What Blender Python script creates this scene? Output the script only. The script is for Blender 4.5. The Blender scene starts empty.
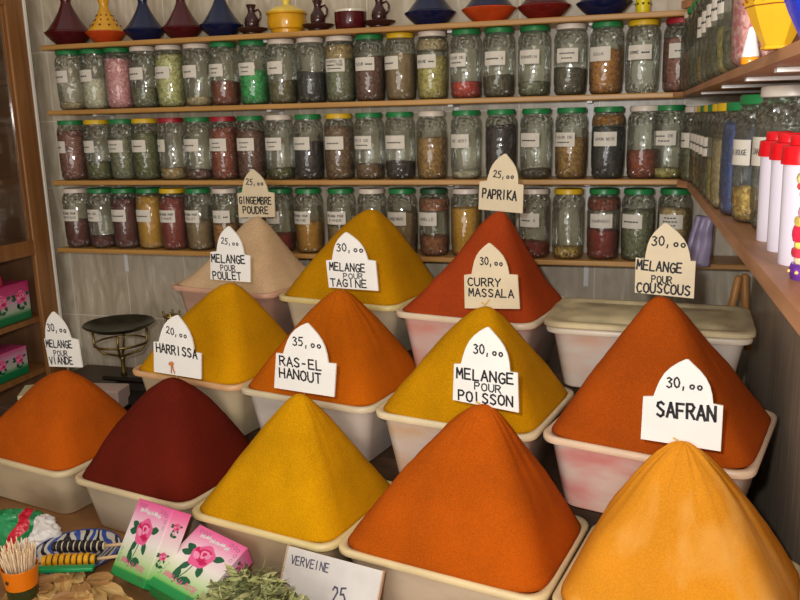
import bpy, bmesh, math, random
from mathutils import Vector, Matrix, noise
random.seed(7)
PI = math.pi
col = bpy.context.scene.collection
sc = bpy.context.scene

# ------------------------------------------------------------------ camera, world, lights
cd = bpy.data.cameras.new('camera'); cam = bpy.data.objects.new('camera', cd); col.objects.link(cam)
cd.sensor_width = 36.0; cd.lens = 36.18; cd.clip_start = 0.02
RT = Vector((0.9631, 0.2683, -0.0220)).normalized(); FW = Vector((-0.2675, 0.9386, -0.2180)).normalized()
UP = RT.cross(FW).normalized(); RT = FW.cross(UP).normalized()
cam.matrix_world = Matrix(((RT.x, UP.x, -FW.x, 0), (RT.y, UP.y, -FW.y, 0), (RT.z, UP.z, -FW.z, 1.6), (0, 0, 0, 1)))
sc.camera = cam
w = bpy.data.worlds.new('world'); sc.world = w; w.use_nodes = True
w.node_tree.nodes['Background'].inputs[0].default_value = (1.0, 0.93, 0.84, 1)
w.node_tree.nodes['Background'].inputs[1].default_value = 0.55
def area(name, loc, size, power, color, target):
    l = bpy.data.lights.new(name, 'AREA'); l.shape = 'DISK'; l.size = size; l.energy = power; l.color = color
    o = bpy.data.objects.new(name, l); col.objects.link(o); o.location = loc
    o.rotation_euler = (Vector(target) - Vector(loc)).to_track_quat('-Z', 'Y').to_euler(); return o
area('camera_flash', (-0.07, 0.0, 1.67), 0.05, 10.5, (1.0, 0.98, 0.97), (-0.25, 1.6, 1.3))
area('ceiling_lamp', (0.1, 0.2, 2.75), 0.9, 7.0, (1.0, 0.85, 0.65), (-0.2, 1.4, 1.0))
area('added_front_fill', (-0.7, -1.0, 1.25), 1.5, 17.0, (1.0, 0.97, 0.93), (-0.5, 1.6, 1.1))  # unseen fill lamp added behind the camera to brighten the tub fronts
sc.view_settings.view_transform = 'Standard'; sc.view_settings.look = 'None'
sc.view_settings.exposure = 0.0; sc.view_settings.gamma = 1.0

# ------------------------------------------------------------------ materials
def lin(c):
    return tuple((v/255/12.92 if v/255 <= .04045 else ((v/255+.055)/1.055)**2.4) for v in c) + (1.0,)
MC = {}
def new_mat(name):
    m = bpy.data.materials.new(name); m.use_nodes = True
    nt = m.node_tree; b = nt.nodes['Principled BSDF']; return m, nt, b
def mat(name, rgb, rough=.5, metal=0, spec=.5, n_scale=0, n_amt=0, bump=0, b_scale=200, sss=0):
    """plain procedural material: base colour broken up by noise, optional bump"""
    key = (name, rgb)
    if key in MC: return MC[key]
    m, nt, b = new_mat(name)
    b.inputs['Base Color'].default_value = lin(rgb); b.inputs['Roughness'].default_value = rough
    b.inputs['Metallic'].default_value = metal; b.inputs['Specular IOR Level'].default_value = spec
    if sss: b.inputs['Subsurface Weight'].default_value = sss; b.inputs['Subsurface Radius'].default_value = (.01, .007, .004)
    tc = nt.nodes.new('ShaderNodeTexCoord')
    if n_amt:
        n = nt.nodes.new('ShaderNodeTexNoise'); n.inputs['Scale'].default_value = n_scale; n.inputs['Detail'].default_value = 4
        nt.links.new(tc.outputs['Object'], n.inputs['Vector'])
        r = nt.nodes.new('ShaderNodeValToRGB')
        r.color_ramp.elements[0].position = .3; r.color_ramp.elements[1].position = .7
        r.color_ramp.elements[0].color = lin(tuple(max(0, c*(1-n_amt)) for c in rgb))
        r.color_ramp.elements[1].color = lin(tuple(min(255, c*(1+n_amt)) for c in rgb))
        nt.links.new(n.outputs['Fac'], r.inputs['Fac']); nt.links.new(r.outputs['Color'], b.inputs['Base Color'])
    if bump:
        n = nt.nodes.new('ShaderNodeTexNoise'); n.inputs['Scale'].default_value = b_scale; n.inputs['Detail'].default_value = 3
        nt.links.new(tc.outputs['Object'], n.inputs['Vector'])
        bp = nt.nodes.new('ShaderNodeBump'); bp.inputs['Strength'].default_value = bump; bp.inputs['Distance'].default_value = .002
        nt.links.new(n.outputs['Fac'], bp.inputs['Height']); nt.links.new(bp.outputs['Normal'], b.inputs['Normal'])
    MC[key] = m; return m
def grain(name, rgb, rgb2, scale=160, rough=.7, bump=.6):
    """granular jar contents: voronoi cells between two colours"""
    key = (name, rgb, rgb2)
    if key in MC: return MC[key]
    m, nt, b = new_mat(name); b.inputs['Roughness'].default_value = rough
    tc = nt.nodes.new('ShaderNodeTexCoord'); v = nt.nodes.new('ShaderNodeTexVoronoi'); v.inputs['Scale'].default_value = scale
    nt.links.new(tc.outputs['Object'], v.inputs['Vector'])
    r = nt.nodes.new('ShaderNodeValToRGB'); r.color_ramp.elements[0].color = lin(rgb); r.color_ramp.elements[1].color = lin(rgb2)
    sp = nt.nodes.new('ShaderNodeSeparateColor'); nt.links.new(v.outputs['Color'], sp.inputs[0])
    nt.links.new(sp.outputs[0], r.inputs['Fac']); nt.links.new(r.outputs['Color'], b.inputs['Base Color'])
    bp = nt.nodes.new('ShaderNodeBump'); bp.inputs['Strength'].default_value = bump; bp.inputs['Distance'].default_value = .003; bp.invert = True
    nt.links.new(v.outputs['Distance'], bp.inputs['Height']); nt.links.new(bp.outputs['Normal'], b.inputs['Normal'])
    MC[key] = m; return m
def powder(name, rgb, var=.10, streak=None):
    """fine ground spice: tiny grains, faint larger patches, matte"""
    m, nt, b = new_mat(name); b.inputs['Roughness'].default_value = .95; b.inputs['Specular IOR Level'].default_value = .12
    tc = nt.nodes.new('ShaderNodeTexCoord')
    n1 = nt.nodes.new('ShaderNodeTexNoise'); n1.inputs['Scale'].default_value = 420; n1.inputs['Detail'].default_value = 2
    n2 = nt.nodes.new('ShaderNodeTexNoise'); n2.inputs['Scale'].default_value = 9; n2.inputs['Detail'].default_value = 3
    for n in (n1, n2): nt.links.new(tc.outputs['Object'], n.inputs['Vector'])
    mx = nt.nodes.new('ShaderNodeMath'); mx.operation = 'MULTIPLY_ADD'; mx.inputs[1].default_value = .45
    nt.links.new(n2.outputs['Fac'], mx.inputs[0]); 
    ml = nt.nodes.new('ShaderNodeMath'); ml.operation = 'MULTIPLY'; ml.inputs[1].default_value = .55
    nt.links.new(n1.outputs['Fac'], ml.inputs[0]); nt.links.new(ml.outputs[0], mx.inputs[2])
    r = nt.nodes.new('ShaderNodeValToRGB'); r.color_ramp.elements[0].position = .38; r.color_ramp.elements[1].position = .62
    r.color_ramp.elements[0].color = lin(tuple(c*(1-var) for c in rgb)); r.color_ramp.elements[1].color = lin(tuple(min(255, c*(1+var*.8)) for c in rgb))
    nt.links.new(mx.outputs[0], r.inputs['Fac']); out = r.outputs['Color']
    if streak:      # paler powder lying over the heap in patches
        n3 = nt.nodes.new('ShaderNodeTexNoise'); n3.inputs['Scale'].default_value = 7; n3.inputs['Detail'].default_value = 4; n3.inputs['Distortion'].default_value = .6
        mp = nt.nodes.new('ShaderNodeMapping'); mp.inputs['Scale'].default_value = (1.6, 1.6, .45)
        nt.links.new(tc.outputs['Object'], mp.inputs['Vector']); nt.links.new(mp.outputs['Vector'], n3.inputs['Vector'])
        rr_ = nt.nodes.new('ShaderNodeValToRGB'); rr_.color_ramp.elements[0].position = .5; rr_.color_ramp.elements[1].position = .68
        nt.links.new(n3.outputs['Fac'], rr_.inputs['Fac'])
        mix = nt.nodes.new('ShaderNodeMix'); mix.data_type = 'RGBA'; mix.inputs['B'].default_value = lin(streak)
        nt.links.new(rr_.outputs['Color'], mix.inputs['Factor']); nt.links.new(out, mix.inputs['A']); out = mix.outputs['Result']
    nt.links.new(out, b.inputs['Base Color'])
    bp = nt.nodes.new('ShaderNodeBump'); bp.inputs['Strength'].default_value = .35; bp.inputs['Distance'].default_value = .0012
    nt.links.new(n1.outputs['Fac'], bp.inputs['Height']); nt.links.new(bp.outputs['Normal'], b.inputs['Normal'])
    return m
def wood(name, a, c, scale=(2, 30, 30), rough=.45):
    key = (name, a, c, scale)
    if key in MC: return MC[key]
    m, nt, b = new_mat(name); b.inputs['Roughness'].default_value = rough
    tc = nt.nodes.new('ShaderNodeTexCoord'); mp = nt.nodes.new('ShaderNodeMapping'); mp.inputs['Scale'].default_value = scale
    n = nt.nodes.new('ShaderNodeTexNoise'); n.inputs['Scale'].default_value = 1.6; n.inputs['Detail'].default_value = 6; n.inputs['Distortion'].default_value = .8
    nt.links.new(tc.outputs['Object'], mp.inputs['Vector']); nt.links.new(mp.outputs['Vector'], n.inputs['Vector'])
    r = nt.nodes.new('ShaderNodeValToRGB'); r.color_ramp.elements[0].position = .3; r.color_ramp.elements[1].position = .7
    r.color_ramp.elements[0].color = lin(a); r.color_ramp.elements[1].color = lin(c)
    nt.links.new(n.outputs['Fac'], r.inputs['Fac']); nt.links.new(r.outputs['Color'], b.inputs['Base Color'])
    MC[key] = m; return m
def glass_mat(name, tint=(.91, .93, .88), bumpy=True, diff=.04, top=.75):
    """thin glass: see-through with Fresnel reflections, moulded bumps on shoulder and foot of the jar"""
    m = bpy.data.materials.new(name); m.use_nodes = True; nt = m.node_tree; nt.nodes.clear()
    out = nt.nodes.new('ShaderNodeOutputMaterial'); tr = nt.nodes.new('ShaderNodeBsdfTransparent'); tr.inputs[0].default_value = (*tint, 1)
    gl = nt.nodes.new('ShaderNodeBsdfGlossy'); gl.inputs['Roughness'].default_value = .07
    df = nt.nodes.new('ShaderNodeBsdfDiffuse'); df.inputs[0].default_value = (.66, .68, .56, 1)
    mix0 = nt.nodes.new('ShaderNodeMixShader'); mix0.inputs[0].default_value = diff
    mix = nt.nodes.new('ShaderNodeMixShader'); lw = nt.nodes.new('ShaderNodeLayerWeight'); lw.inputs['Blend'].default_value = .35
    mr = nt.nodes.new('ShaderNodeMapRange'); mr.inputs['To Min'].default_value = .05; mr.inputs['To Max'].default_value = top
    nt.links.new(lw.outputs['Fresnel'], mr.inputs['Value']); nt.links.new(mr.outputs[0], mix.inputs[0])
    nt.links.new(tr.outputs[0], mix0.inputs[1]); nt.links.new(df.outputs[0], mix0.inputs[2])
    nt.links.new(mix0.outputs[0], mix.inputs[1]); nt.links.new(gl.outputs[0], mix.inputs[2]); nt.links.new(mix.outputs[0], out.inputs[0])
    if bumpy:
        tc = nt.nodes.new('ShaderNodeTexCoord'); v = nt.nodes.new('ShaderNodeTexVoronoi'); v.inputs['Scale'].default_value = 95
        nt.links.new(tc.outputs['Object'], v.inputs['Vector'])
        sx = nt.nodes.new('ShaderNodeSeparateXYZ'); nt.links.new(tc.outputs['Object'], sx.inputs[0])
        r = nt.nodes.new('ShaderNodeValToRGB'); r.color_ramp.interpolation = 'LINEAR'
        nt.links.new(sx.outputs['Z'], r.inputs['Fac'])
        e = r.color_ramp.elements; e[0].position = .016; e[0].color = (1, 1, 1, 1); e[1].position = .026; e[1].color = (.10, .10, .10, 1)
        x = e.new(.118); x.color = (.10, .10, .10, 1); x = e.new(.124); x.color = (1, 1, 1, 1); x = e.new(.146); x.color = (1, 1, 1, 1); x = e.new(.152); x.color = (0, 0, 0, 1)
        bp = nt.nodes.new('ShaderNodeBump'); bp.inputs['Distance'].default_value = .008
        nt.links.new(r.outputs['Color'], bp.inputs['Strength']); nt.links.new(v.outputs['Distance'], bp.inputs['Height'])
        for s in (gl, df): nt.links.new(bp.outputs['Normal'], s.inputs['Normal'])
        nt.links.new(bp.outputs['Normal'], lw.inputs['Normal'])
    return m

# ------------------------------------------------------------------ mesh helpers
def obj(name, bm, m, parent=None, smooth=False, loc=None, rz=0):
    me = bpy.data.meshes.new(name)
    bmesh.ops.recalc_face_normals(bm, faces=bm.faces)
    bm.to_mesh(me); bm.free()
    for mm in (m if isinstance(m, (list, tuple)) else [m]): me.materials.append(mm)
    if smooth:
        for p in me.polygons: p.use_smooth = True
    o = bpy.data.objects.new(name, me); col.objects.link(o)
    if parent: o.parent = parent
    if loc: o.location = loc
    o.rotation_euler.z = rz
    return o
def obj_sharp(*a, ang=40, **k):
    o = obj(*a, smooth=True, **k); o.data.set_sharp_from_angle(angle=math.radians(ang)); return o
def tag(o, label, cat, group=None):
    o['label'] = label; o['category'] = cat
    if group: o['group'] = group
    return o
def thing(name, label, cat, loc=(0, 0, 0), rz=0, group=None):
    o = bpy.data.objects.new(name, None); col.objects.link(o); o.location = loc; o.rotation_euler = (0, 0, rz)
    o.empty_display_size = .03
    return tag(o, label, cat, group)
def struct(o): o['kind'] = 'structure'; return o
def box(bm, a, b, M=None, bevel=0):
    vs = [bm.verts.new(Vector((x, y, z))) for z in (a[2], b[2]) for x, y in ((a[0], a[1]), (b[0], a[1]), (b[0], b[1]), (a[0], b[1]))]
    fs = [(0, 1, 2, 3), (4, 5, 6, 7), (0, 1, 5, 4), (1, 2, 6, 5), (2, 3, 7, 6), (3, 0, 4, 7)]
    F = [bm.faces.new([vs[i] for i in f]) for f in fs]
    if bevel:
        es = list({e for f in F for e in f.edges})
        r = bmesh.ops.bevel(bm, geom=es, offset=bevel, segments=2, affect='EDGES', profile=.5)
        vs = list({v for f in r['faces'] for v in f.verts} | {v for v in vs if v.is_valid})
    if M: bmesh.ops.transform(bm, matrix=M, verts=[v for v in vs if v.is_valid])
def lathe(bm, prof, seg=28, M=None, a0=0, a1=2*PI):
    full = abs(a1-a0-2*PI) < 1e-6; n = seg if full else seg+1; rings = []
    for r, z in prof:
        if r < 1e-6: rings.append([bm.verts.new((0, 0, z))])
        else: rings.append([bm.verts.new((r*math.cos(a0+(a1-a0)*i/seg), r*math.sin(a0+(a1-a0)*i/seg), z)) for i in range(n)])
    for A, B in zip(rings, rings[1:]):
        for i in range(seg):
            j = (i+1) % n
            if len(A) == 1 and len(B) == 1: continue
            if len(A) == 1: bm.faces.new((A[0], B[i], B[j]))
            elif len(B) == 1: bm.faces.new((A[i], A[j], B[0]))
            else: bm.faces.new((A[i], A[j], B[j], B[i]))
    if M: bmesh.ops.transform(bm, matrix=M, verts=[v for R in rings for v in R])
def tube(bm, pts, r, seg=10, caps=True):
    pts = [Vector(p) for p in pts]; rad = r if isinstance(r, (list, tuple)) else [r]*len(pts); rings = []
    for i, p in enumerate(pts):
        d = (pts[min(i+1, len(pts)-1)] - pts[max(i-1, 0)]).normalized()
        a = d.orthogonal().normalized() if not rings else (pa - d*pa.dot(d)).normalized()
        pa = a; b = d.cross(a)
        rings.append([bm.verts.new(p + (a*math.cos(2*PI*k/seg) + b*math.sin(2*PI*k/seg))*rad[i]) for k in range(seg)])
    for A, B in zip(rings, rings[1:]):
        for k in range(seg): bm.faces.new((A[k], A[(k+1) % seg], B[(k+1) % seg], B[k]))
    if caps: bm.faces.new(rings[0][::-1]); bm.faces.new(rings[-1])
def prism(bm, poly, t, M=None):
    """polygon in XZ, thickness t along +Y"""
    A = [bm.verts.new((x, 0, z)) for x, z in poly]; B = [bm.verts.new((x, t, z)) for x, z in poly]
    bm.faces.new(A); bm.faces.new(B[::-1])
    for i in range(len(A)): j = (i+1) % len(A); bm.faces.new((A[i], B[i], B[j], A[j]))
    if M: bmesh.ops.transform(bm, matrix=M, verts=A+B)
def rrect(a, b, r, k=6):
    """rounded rectangle outline, half sizes a, b"""
    P = []
    for cx, cy, s in ((a-r, b-r, 0), (-(a-r), b-r, PI/2), (-(a-r), -(b-r), PI), (a-r, -(b-r), 1.5*PI)):
        for i in range(k+1): t = s+PI/2*i/k; P.append((cx+r*math.cos(t), cy+r*math.sin(t)))
    return P
def loft(bm, rings, cap0=True, cap1=True):
    R = [[bm.verts.new((x, y, z)) for x, y in P] for P, z in rings]
    for A, B in zip(R, R[1:]):
        for i in range(len(A)): j = (i+1) % len(A); bm.faces.new((A[i], A[j], B[j], B[i]))
    if cap0: bm.faces.new(R[0][::-1])
    if cap1: bm.faces.new(R[-1])

# ------------------------------------------------------------------ hand lettering (stroke font, 4 x 6 cells)
F_ = {
 'A': [[(0,0),(2,6),(4,0)],[(.8,2.1),(3.2,2.1)]], 'B': [[(0,0),(0,6),(2.6,6),(3.4,4.8),(2.6,3.2),(0,3.2)],[(2.6,3.2),(3.9,1.7),(2.8,0),(0,0)]],
 'C': [[(3.8,5.2),(2.6,6),(1.1,5.6),(0.1,3),(1,.5),(2.5,0),(3.8,.9)]], 'D': [[(0,0),(0,6),(2.2,5.8),(3.8,4),(3.8,2),(2.2,.2),(0,0)]],
 'E': [[(3.5,6),(0,6),(0,0),(3.6,0)],[(0,3.1),(3,3.1)]], 'F': [[(3.6,6),(0,6),(0,0)],[(0,3.2),(2.9,3.2)]],
 'G': [[(3.8,5.2),(2.4,6),(1,5.5),(0,3),(1,.5),(2.4,0),(3.8,.8),(3.8,2.8),(2.2,2.8)]], 'H': [[(0,0),(0,6)],[(3.8,0),(3.8,6)],[(0,3),(3.8,3)]],
 'I': [[(1.5,0),(1.5,6)]], 'K': [[(0,0),(0,6)],[(3.6,6),(0,2.6),(3.8,0)]], 'L': [[(.2,6),(0,0),(3.4,0)]],
 'M': [[(0,0),(.3,6),(1.9,2.2),(3.5,6),(3.8,0)]], 'N': [[(0,0),(.1,6),(3.8,0),(3.9,6)]],
 'O': [[(2,6),(.5,5.2),(0,3),(.5,.8),(2,0),(3.5,.8),(4,3),(3.5,5.2),(2,6)]], 'P': [[(0,0),(0,6),(2.6,6),(3.7,4.8),(2.7,3.1),(0,2.9)]],
 'R': [[(0,0),(0,6),(2.6,6),(3.6,4.8),(2.6,3.2),(0,3)],[(1.6,3.1),(3.8,0)]], 'S': [[(3.5,5.2),(2.2,6),(.7,5.5),(.4,4.2),(1.8,3.2),(3.4,2.2),(3.3,.8),(1.9,0),(.2,.8)]],
 'T': [[(0,6),(4,6)],[(2,6),(2,0)]], 'U': [[(0,6),(.1,1.4),(1.2,0),(2.7,0),(3.8,1.4),(3.8,6)]], 'V': [[(0,6),(2,0),(4,6)]],
 'Y': [[(0,6),(2,3),(4,6)],[(2,3),(1.6,0)]], 'J': [[(3,6),(3,1.2),(1.6,0),(.3,1)]], 'X': [[(0,0),(3.8,6)],[(0,6),(3.8,0)]],
 'Z': [[(0,6),(3.8,6),(0,0),(3.8,0)]], '-': [[(.8,2.8),(2.8,2.8)]], ',': [[(1.2,.8),(.9,-1.2)]], ' ': [],
 '0': [[(2,6),(.6,5),(.1,3),(.7,.8),(2,0),(3.3,.9),(3.8,3),(3.2,5),(2,6)]], '2': [[(.2,4.8),(1.4,6),(3,5.6),(3.4,4.2),(0,0),(1.4,.5),(4,0)]],
 '3': [[(.3,5.4),(1.8,6),(3.4,5),(1.5,3.4),(3.4,2.4),(3.2,.7),(1.4,0),(0,.8)]], '5': [[(3.8,6),(.8,5.8),(.4,3.4),(2.4,3.6),(3.5,2),(2.4,.2),(.2,.2)]],
 'o': [[(2,2.6),(.8,2.2),(.5,1.2),(1.2,.2),(2.4,.1),(3.3,1.2),(2.9,2.3),(2,2.6)]],
 '~': [[(0,1),(.6,3.6),(1.1,.8),(1.7,3.2),(2.3,.8),(2.9,3.8),(3.4,1),(4,2.4)]],
}
def lettering(bm, text, a, b, h, wd, fn, jit=.12, rnd=None):
    """stroke text from a to b (baseline ends in plane coords), cap height h; fn maps plane coords to 3-D"""
    rnd = rnd or random.Random(len(text)*7+ord(text[0]))
    n = len(text); a = Vector((a[0], a[1])); b = Vector((b[0], b[1])); d = b-a; L = d.length; d.normalize(); up = Vector((-d.y, d.x))
    cell = L/n; sx = cell*.78/4.1
    for i, ch in enumerate(text):
        hh = h/6
        if ch == 'o': hh *= .95
        j0 = (rnd.uniform(-jit, jit), rnd.uniform(-jit, jit)*2)
        for st in F_[ch]:
            P = [a + d*(i*cell + (x+j0[0]+rnd.uniform(-jit, jit)*.5)*sx) + up*((y+j0[1]+rnd.uniform(-jit, jit)*.5)*hh) for x, y in st]
            for p, q in zip(P, P[1:]):
                t = q-p
                if t.length < 1e-7: continue
                t.normalize(); s = Vector((-t.y, t.x))*wd/2; p2 = p-t*wd*.35; q2 = q+t*wd*.35
                bm.faces.new([bm.verts.new(fn(*v)) for v in (p2-s, q2-s, q2+s, p2+s)])
INK = mat('black_ink', (24, 22, 28), .6)

# ------------------------------------------------------------------ setting
def marble(name, a, c, vein, tile, tz, rough, off=(0, 0), axis='X', streak=(3, 3, .7), grout=None):
    m, nt, b = new_mat(name); b.inputs['Roughness'].default_value = rough
    tc = nt.nodes.new('ShaderNodeTexCoord'); mp = nt.nodes.new('ShaderNodeMapping'); mp.inputs['Scale'].default_value = streak
    mp.inputs['Rotation'].default_value = (.15, .25, 0)
    n = nt.nodes.new('ShaderNodeTexNoise'); n.inputs['Scale'].default_value = 5; n.inputs['Detail'].default_value = 8; n.inputs['Distortion'].default_value = 1.2
    nt.links.new(tc.outputs['Object'], mp.inputs['Vector']); nt.links.new(mp.outputs['Vector'], n.inputs['Vector'])
    r = nt.nodes.new('ShaderNodeValToRGB'); e = r.color_ramp.elements; e[0].position = .3; e[0].color = lin(a); e[1].position = .62; e[1].color = lin(c)
    x = e.new(.74); x.color = lin(vein); nt.links.new(n.outputs['Fac'], r.inputs['Fac'])
    s = nt.nodes.new('ShaderNodeSeparateXYZ'); cmb = nt.nodes.new('ShaderNodeCombineXYZ'); nt.links.new(tc.outputs['Object'], s.inputs[0])
    nt.links.new(s.outputs[axis], cmb.inputs['X']); nt.links.new(s.outputs['Z'], cmb.inputs['Y'])
    m2 = nt.nodes.new('ShaderNodeMapping'); m2.inputs['Location'].default_value = (off[0], off[1], 0); nt.links.new(cmb.outputs[0], m2.inputs['Vector'])
    bt = nt.nodes.new('ShaderNodeTexBrick'); bt.offset = 0; bt.inputs['Scale'].default_value = 1; bt.inputs['Brick Width'].default_value = tile
    bt.inputs['Row Height'].default_value = tz; bt.inputs['Mortar Size'].default_value = .0016; bt.inputs['Mortar Smooth'].default_value = .2
    bt.inputs['Mortar'].default_value = lin(grout or vein); nt.links.new(m2.outputs[0], bt.inputs['Vector'])
    nt.links.new(r.outputs['Color'], bt.inputs['Color1']); nt.links.new(r.outputs['Color'], bt.inputs['Color2'])
    nt.links.new(bt.outputs['Color'], b.inputs['Base Color'])
    return m
M_wall = marble('light_marble_tile', (168, 154, 130), (194, 182, 160), (214, 204, 186), .2, .2, .35, (.075, -.02), 'X', (6, 6, 1.4))
M_rwall = marble('dark_polished_stone', (178, 158, 134), (206, 186, 162), (228, 212, 192), .4, .3, .16, (.1, .19), 'Y', (9, 9, .8), (190, 180, 165))
bm = bmesh.new(); box(bm, (-1.99, 2.115, 0), (.32, 2.2, 2.7)); struct(obj('wall_back', bm, M_wall))
bm = bmesh.new(); box(bm, (.305, -1.2, 0), (.39, 2.115, 2.7)); struct(obj('wall_right', bm, M_rwall))
bm = bmesh.new(); box(bm, (-2.08, -1.2, 0), (-1.99, 2.2, 2.7)); struct(obj('wall_left', bm, mat('cream_plaster', (190, 178, 155), .7, n_scale=6, n_amt=.05)))
bm = bmesh.new(); box(bm, (-2.08, -1.2, -.06), (.39, 2.2, 0)); struct(obj('floor', bm, marble('floor_tile', (120, 105, 88), (140, 124, 104), (160, 148, 128), .3, .3, .3)))

# ------------------------------------------------------------------ stepped counter (rows of tubs run 12 degrees off the wall)
TH = math.radians(-12); U = Vector((math.cos(TH), math.sin(TH), 0)); N = Vector((-math.sin(TH), math.cos(TH), 0))
def un(u, n, z=0): return U*u + N*n + Vector((0, 0, z))
Z_FRONT, Z_MID, Z_BACK = .75, .907, 1.058
def clip_prism(bm, u0, u1, n0, n1, z0, z1, x1=.302, y1=2.112):
    """a box along the rows, cut off at the two walls"""
    P = [un(u0, n0), un(u1, n0), un(u1, n1), un(u0, n1)]
    def clip(P, f):
        out = []
        for i in range(len(P)):
            a, b = P[i], P[(i+1) % len(P)]; fa, fb = f(a), f(b)
            if fa <= 0: out.append(a)
            if (fa < 0 < fb) or (fb < 0 < fa): out.append(a.lerp(b, fa/(fa-fb)))
        return out
    P = clip(P, lambda p: p.x-x1); P = clip(P, lambda p: p.y-y1)
    A = [bm.verts.new((p.x, p.y, z0)) for p in P]; B = [bm.verts.new((p.x, p.y, z1)) for p in P]
    bm.faces.new(A[::-1]); bm.faces.new(B)
    for i in range(len(A)): j = (i+1) % len(A); bm.faces.new((A[i], A[j], B[j], B[i]))
cnt = thing('display_counter', 'stepped wooden display counter holding the rows of spice tubs', 'counter', (0, 0, 0))
Wd = wood('counter_wood', (120, 80, 45), (165, 118, 70), (3, 3, 20)); Wk = wood('dark_counter_wood', (60, 42, 30), (84, 60, 42), (3, 3, 20))
bm = bmesh.new(); clip_prism(bm, -1.75, .45, .72, 1.375, 0, Z_FRONT-.02); obj('cabinet_body', bm, Wk, cnt)
bm = bmesh.new(); clip_prism(bm, -1.76, .45, .70, 1.378, Z_FRONT-.02, Z_FRONT); obj('worktop', bm, Wd, cnt)
bm = bmesh.new(); clip_prism(bm, -1.41, .45, 1.384, 1.62, 0, Z_MID-.018, .20); clip_prism(bm, -1.42, .45, 1.380, 1.62, Z_MID-.018, Z_MID, .20); obj('middle_step', bm, Wk, cnt)
bm = bmesh.new(); clip_prism(bm, -1.50, .45, 1.623, 2.4, 0, Z_BACK-.018, .24); clip_prism(bm, -1.50, .45, 1.62, 2.4, Z_BACK-.018, Z_BACK, .24); obj('rear_step', bm, Wk, cnt)

# ------------------------------------------------------------------ wall shelves
Wsh = wood('varnished_shelf_board', (158, 112, 54), (186, 140, 74), (2.5, 30, 30), .4)
WshR = wood('worn_shelf_board', (140, 94, 60), (176, 126, 88), (22, 3, 22), .5)
Mwhite = mat('white_painted_metal', (226, 224, 220), .4)
SH = [(1.826, 'top', -1.592), (1.649, 'second', -1.594), (1.452, 'third', -1.604), (1.255, 'lowest', -1.614)]
def bracket(parent, x, y, z, dirx=0):
    bm = bmesh.new(); d = .085
    if dirx: box(bm, (x-d, y-.006, z-.005), (x, y+.006, z)); box(bm, (x-.004, y-.006, z-.075), (x, y+.006, z))
    else: box(bm, (x-.006, y-d, z-.005), (x+.006, y, z)); box(bm, (x-.006, y-.004, z-.075), (x+.006, y, z))
    return obj('bracket', bm, Mwhite, parent)
for z, nm, x0 in SH:
    s = thing('wall_shelf', f'long varnished board on the back wall, {nm} of the four', 'shelf', (0, 0, 0), group='shelves on the back wall')
    bm = bmesh.new(); box(bm, (x0, 1.985, z-.013), (.118 if z > 1.4 else .303, 2.114, z), bevel=.003); obj('shelf_board', bm, Wsh, s)
    for x in (-1.47, -.93, -.436, -.096): bracket(s, x, 2.114, z-.0135)
def side_shelf(z, edge, nm, y0, th=.016):
    s = thing('side_shelf', f'worn board on the right wall, {nm}', 'shelf', group='shelves on the right wall')
    bm = bmesh.new()
    P = [(edge, y0), (.304, y0), (.304, 2.112), (.12, 2.112), (.12, 1.99), (edge-.02, 1.965), (edge, 1.93)]
    A = [bm.verts.new((x, y, z-th)) for x, y in P]; B = [bm.verts.new((x, y, z)) for x, y in P]
    bm.faces.new(A[::-1]); bm.faces.new(B)
    for i in range(len(A)): j = (i+1) % len(A); bm.faces.new((A[i], A[j], B[j], B[i]))
    obj('shelf_board', bm, WshR, s)
    for y in (.62, .80, 1.0, 1.25, 1.6):
        bm = bmesh.new(); box(bm, (edge+.012, y-.008, z-th-.0045), (.303, y+.008, z-th-.0005))
        prism(bm, [(.298, z-th-.0005), (.303, z-th-.0005), (.303, z-.09), (.298, z-.09)], .012, Matrix.Translation((0, y-.006, 0))); obj('bracket', bm, Mwhite, s)
side_shelf(1.452, .128, 'carrying the red capped tubes', .35)
side_shelf(1.648, .110, 'carrying the yellow and blue vases', .35, .0095)
side_shelf(1.842, .118, 'highest one above the tall jars', .9)

# ------------------------------------------------------------------ jars
GL = glass_mat('moulded_jar_glass'); JH = .163
def lidm(c): return {'green': mat('green_lid_enamel', (32, 118, 62), .32), 'white': mat('white_lid_enamel', (204, 192, 178), .35), 'yellow': mat('yellow_lid_enamel', (206, 168, 32), .35),
                     'red': mat('red_lid_enamel', (150, 28, 40), .35), 'dark': mat('dark_green_lid_enamel', (30, 72, 42), .4)}[c]
PROF = [(0, .001), (.029, .0005), (.033, .003), (.0365, .010), (.0368, .017), (.0360, .020), (.0362, .022), (.0378, .027), (.0383, .06), (.0383, .112), (.0372, .115), (.0372, .117), (.0386, .120),
        (.0384, .130), (.0368, .139), (.0335, .145), (.0318, .148), (.0318, .152)]
def jar_meshes():
    bm = bmesh.new(); lathe(bm, PROF, 28); g = obj_sharp('glass', bm, GL, ang=60)
    bm = bmesh.new(); lathe(bm, [(0, .1505), (.0335, .1505), (.0345, .1515), (.0345, .1605), (.0335, .1625), (.0310, .163), (.0302, .1622), (0, .1622)], 32)
    l = obj_sharp('lid', bm, Mwhite, ang=40); return g.data, l.data, g, l
gdat, ldat, g0, l0 = jar_meshes()
for o in (g0, l0): bpy.data.objects.remove(o)
LID = {}
for c in ('green', 'white', 'yellow', 'red', 'dark'):
    d = ldat.copy(); d.materials.clear(); d.materials.append(lidm(c)); LID[c] = d
M_lab = mat('paper_label', (205, 198, 184), .7, n_scale=40, n_amt=.04)
def interior_r(z):
    z = max(z, .002)
    for (r0, z0), (r1, z1) in zip(PROF, PROF[1:]):
        if z0 <= z <= z1 and z1 > z0: return r0+(r1-r0)*(z-z0)/(z1-z0)-.0012
    return .030
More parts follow.
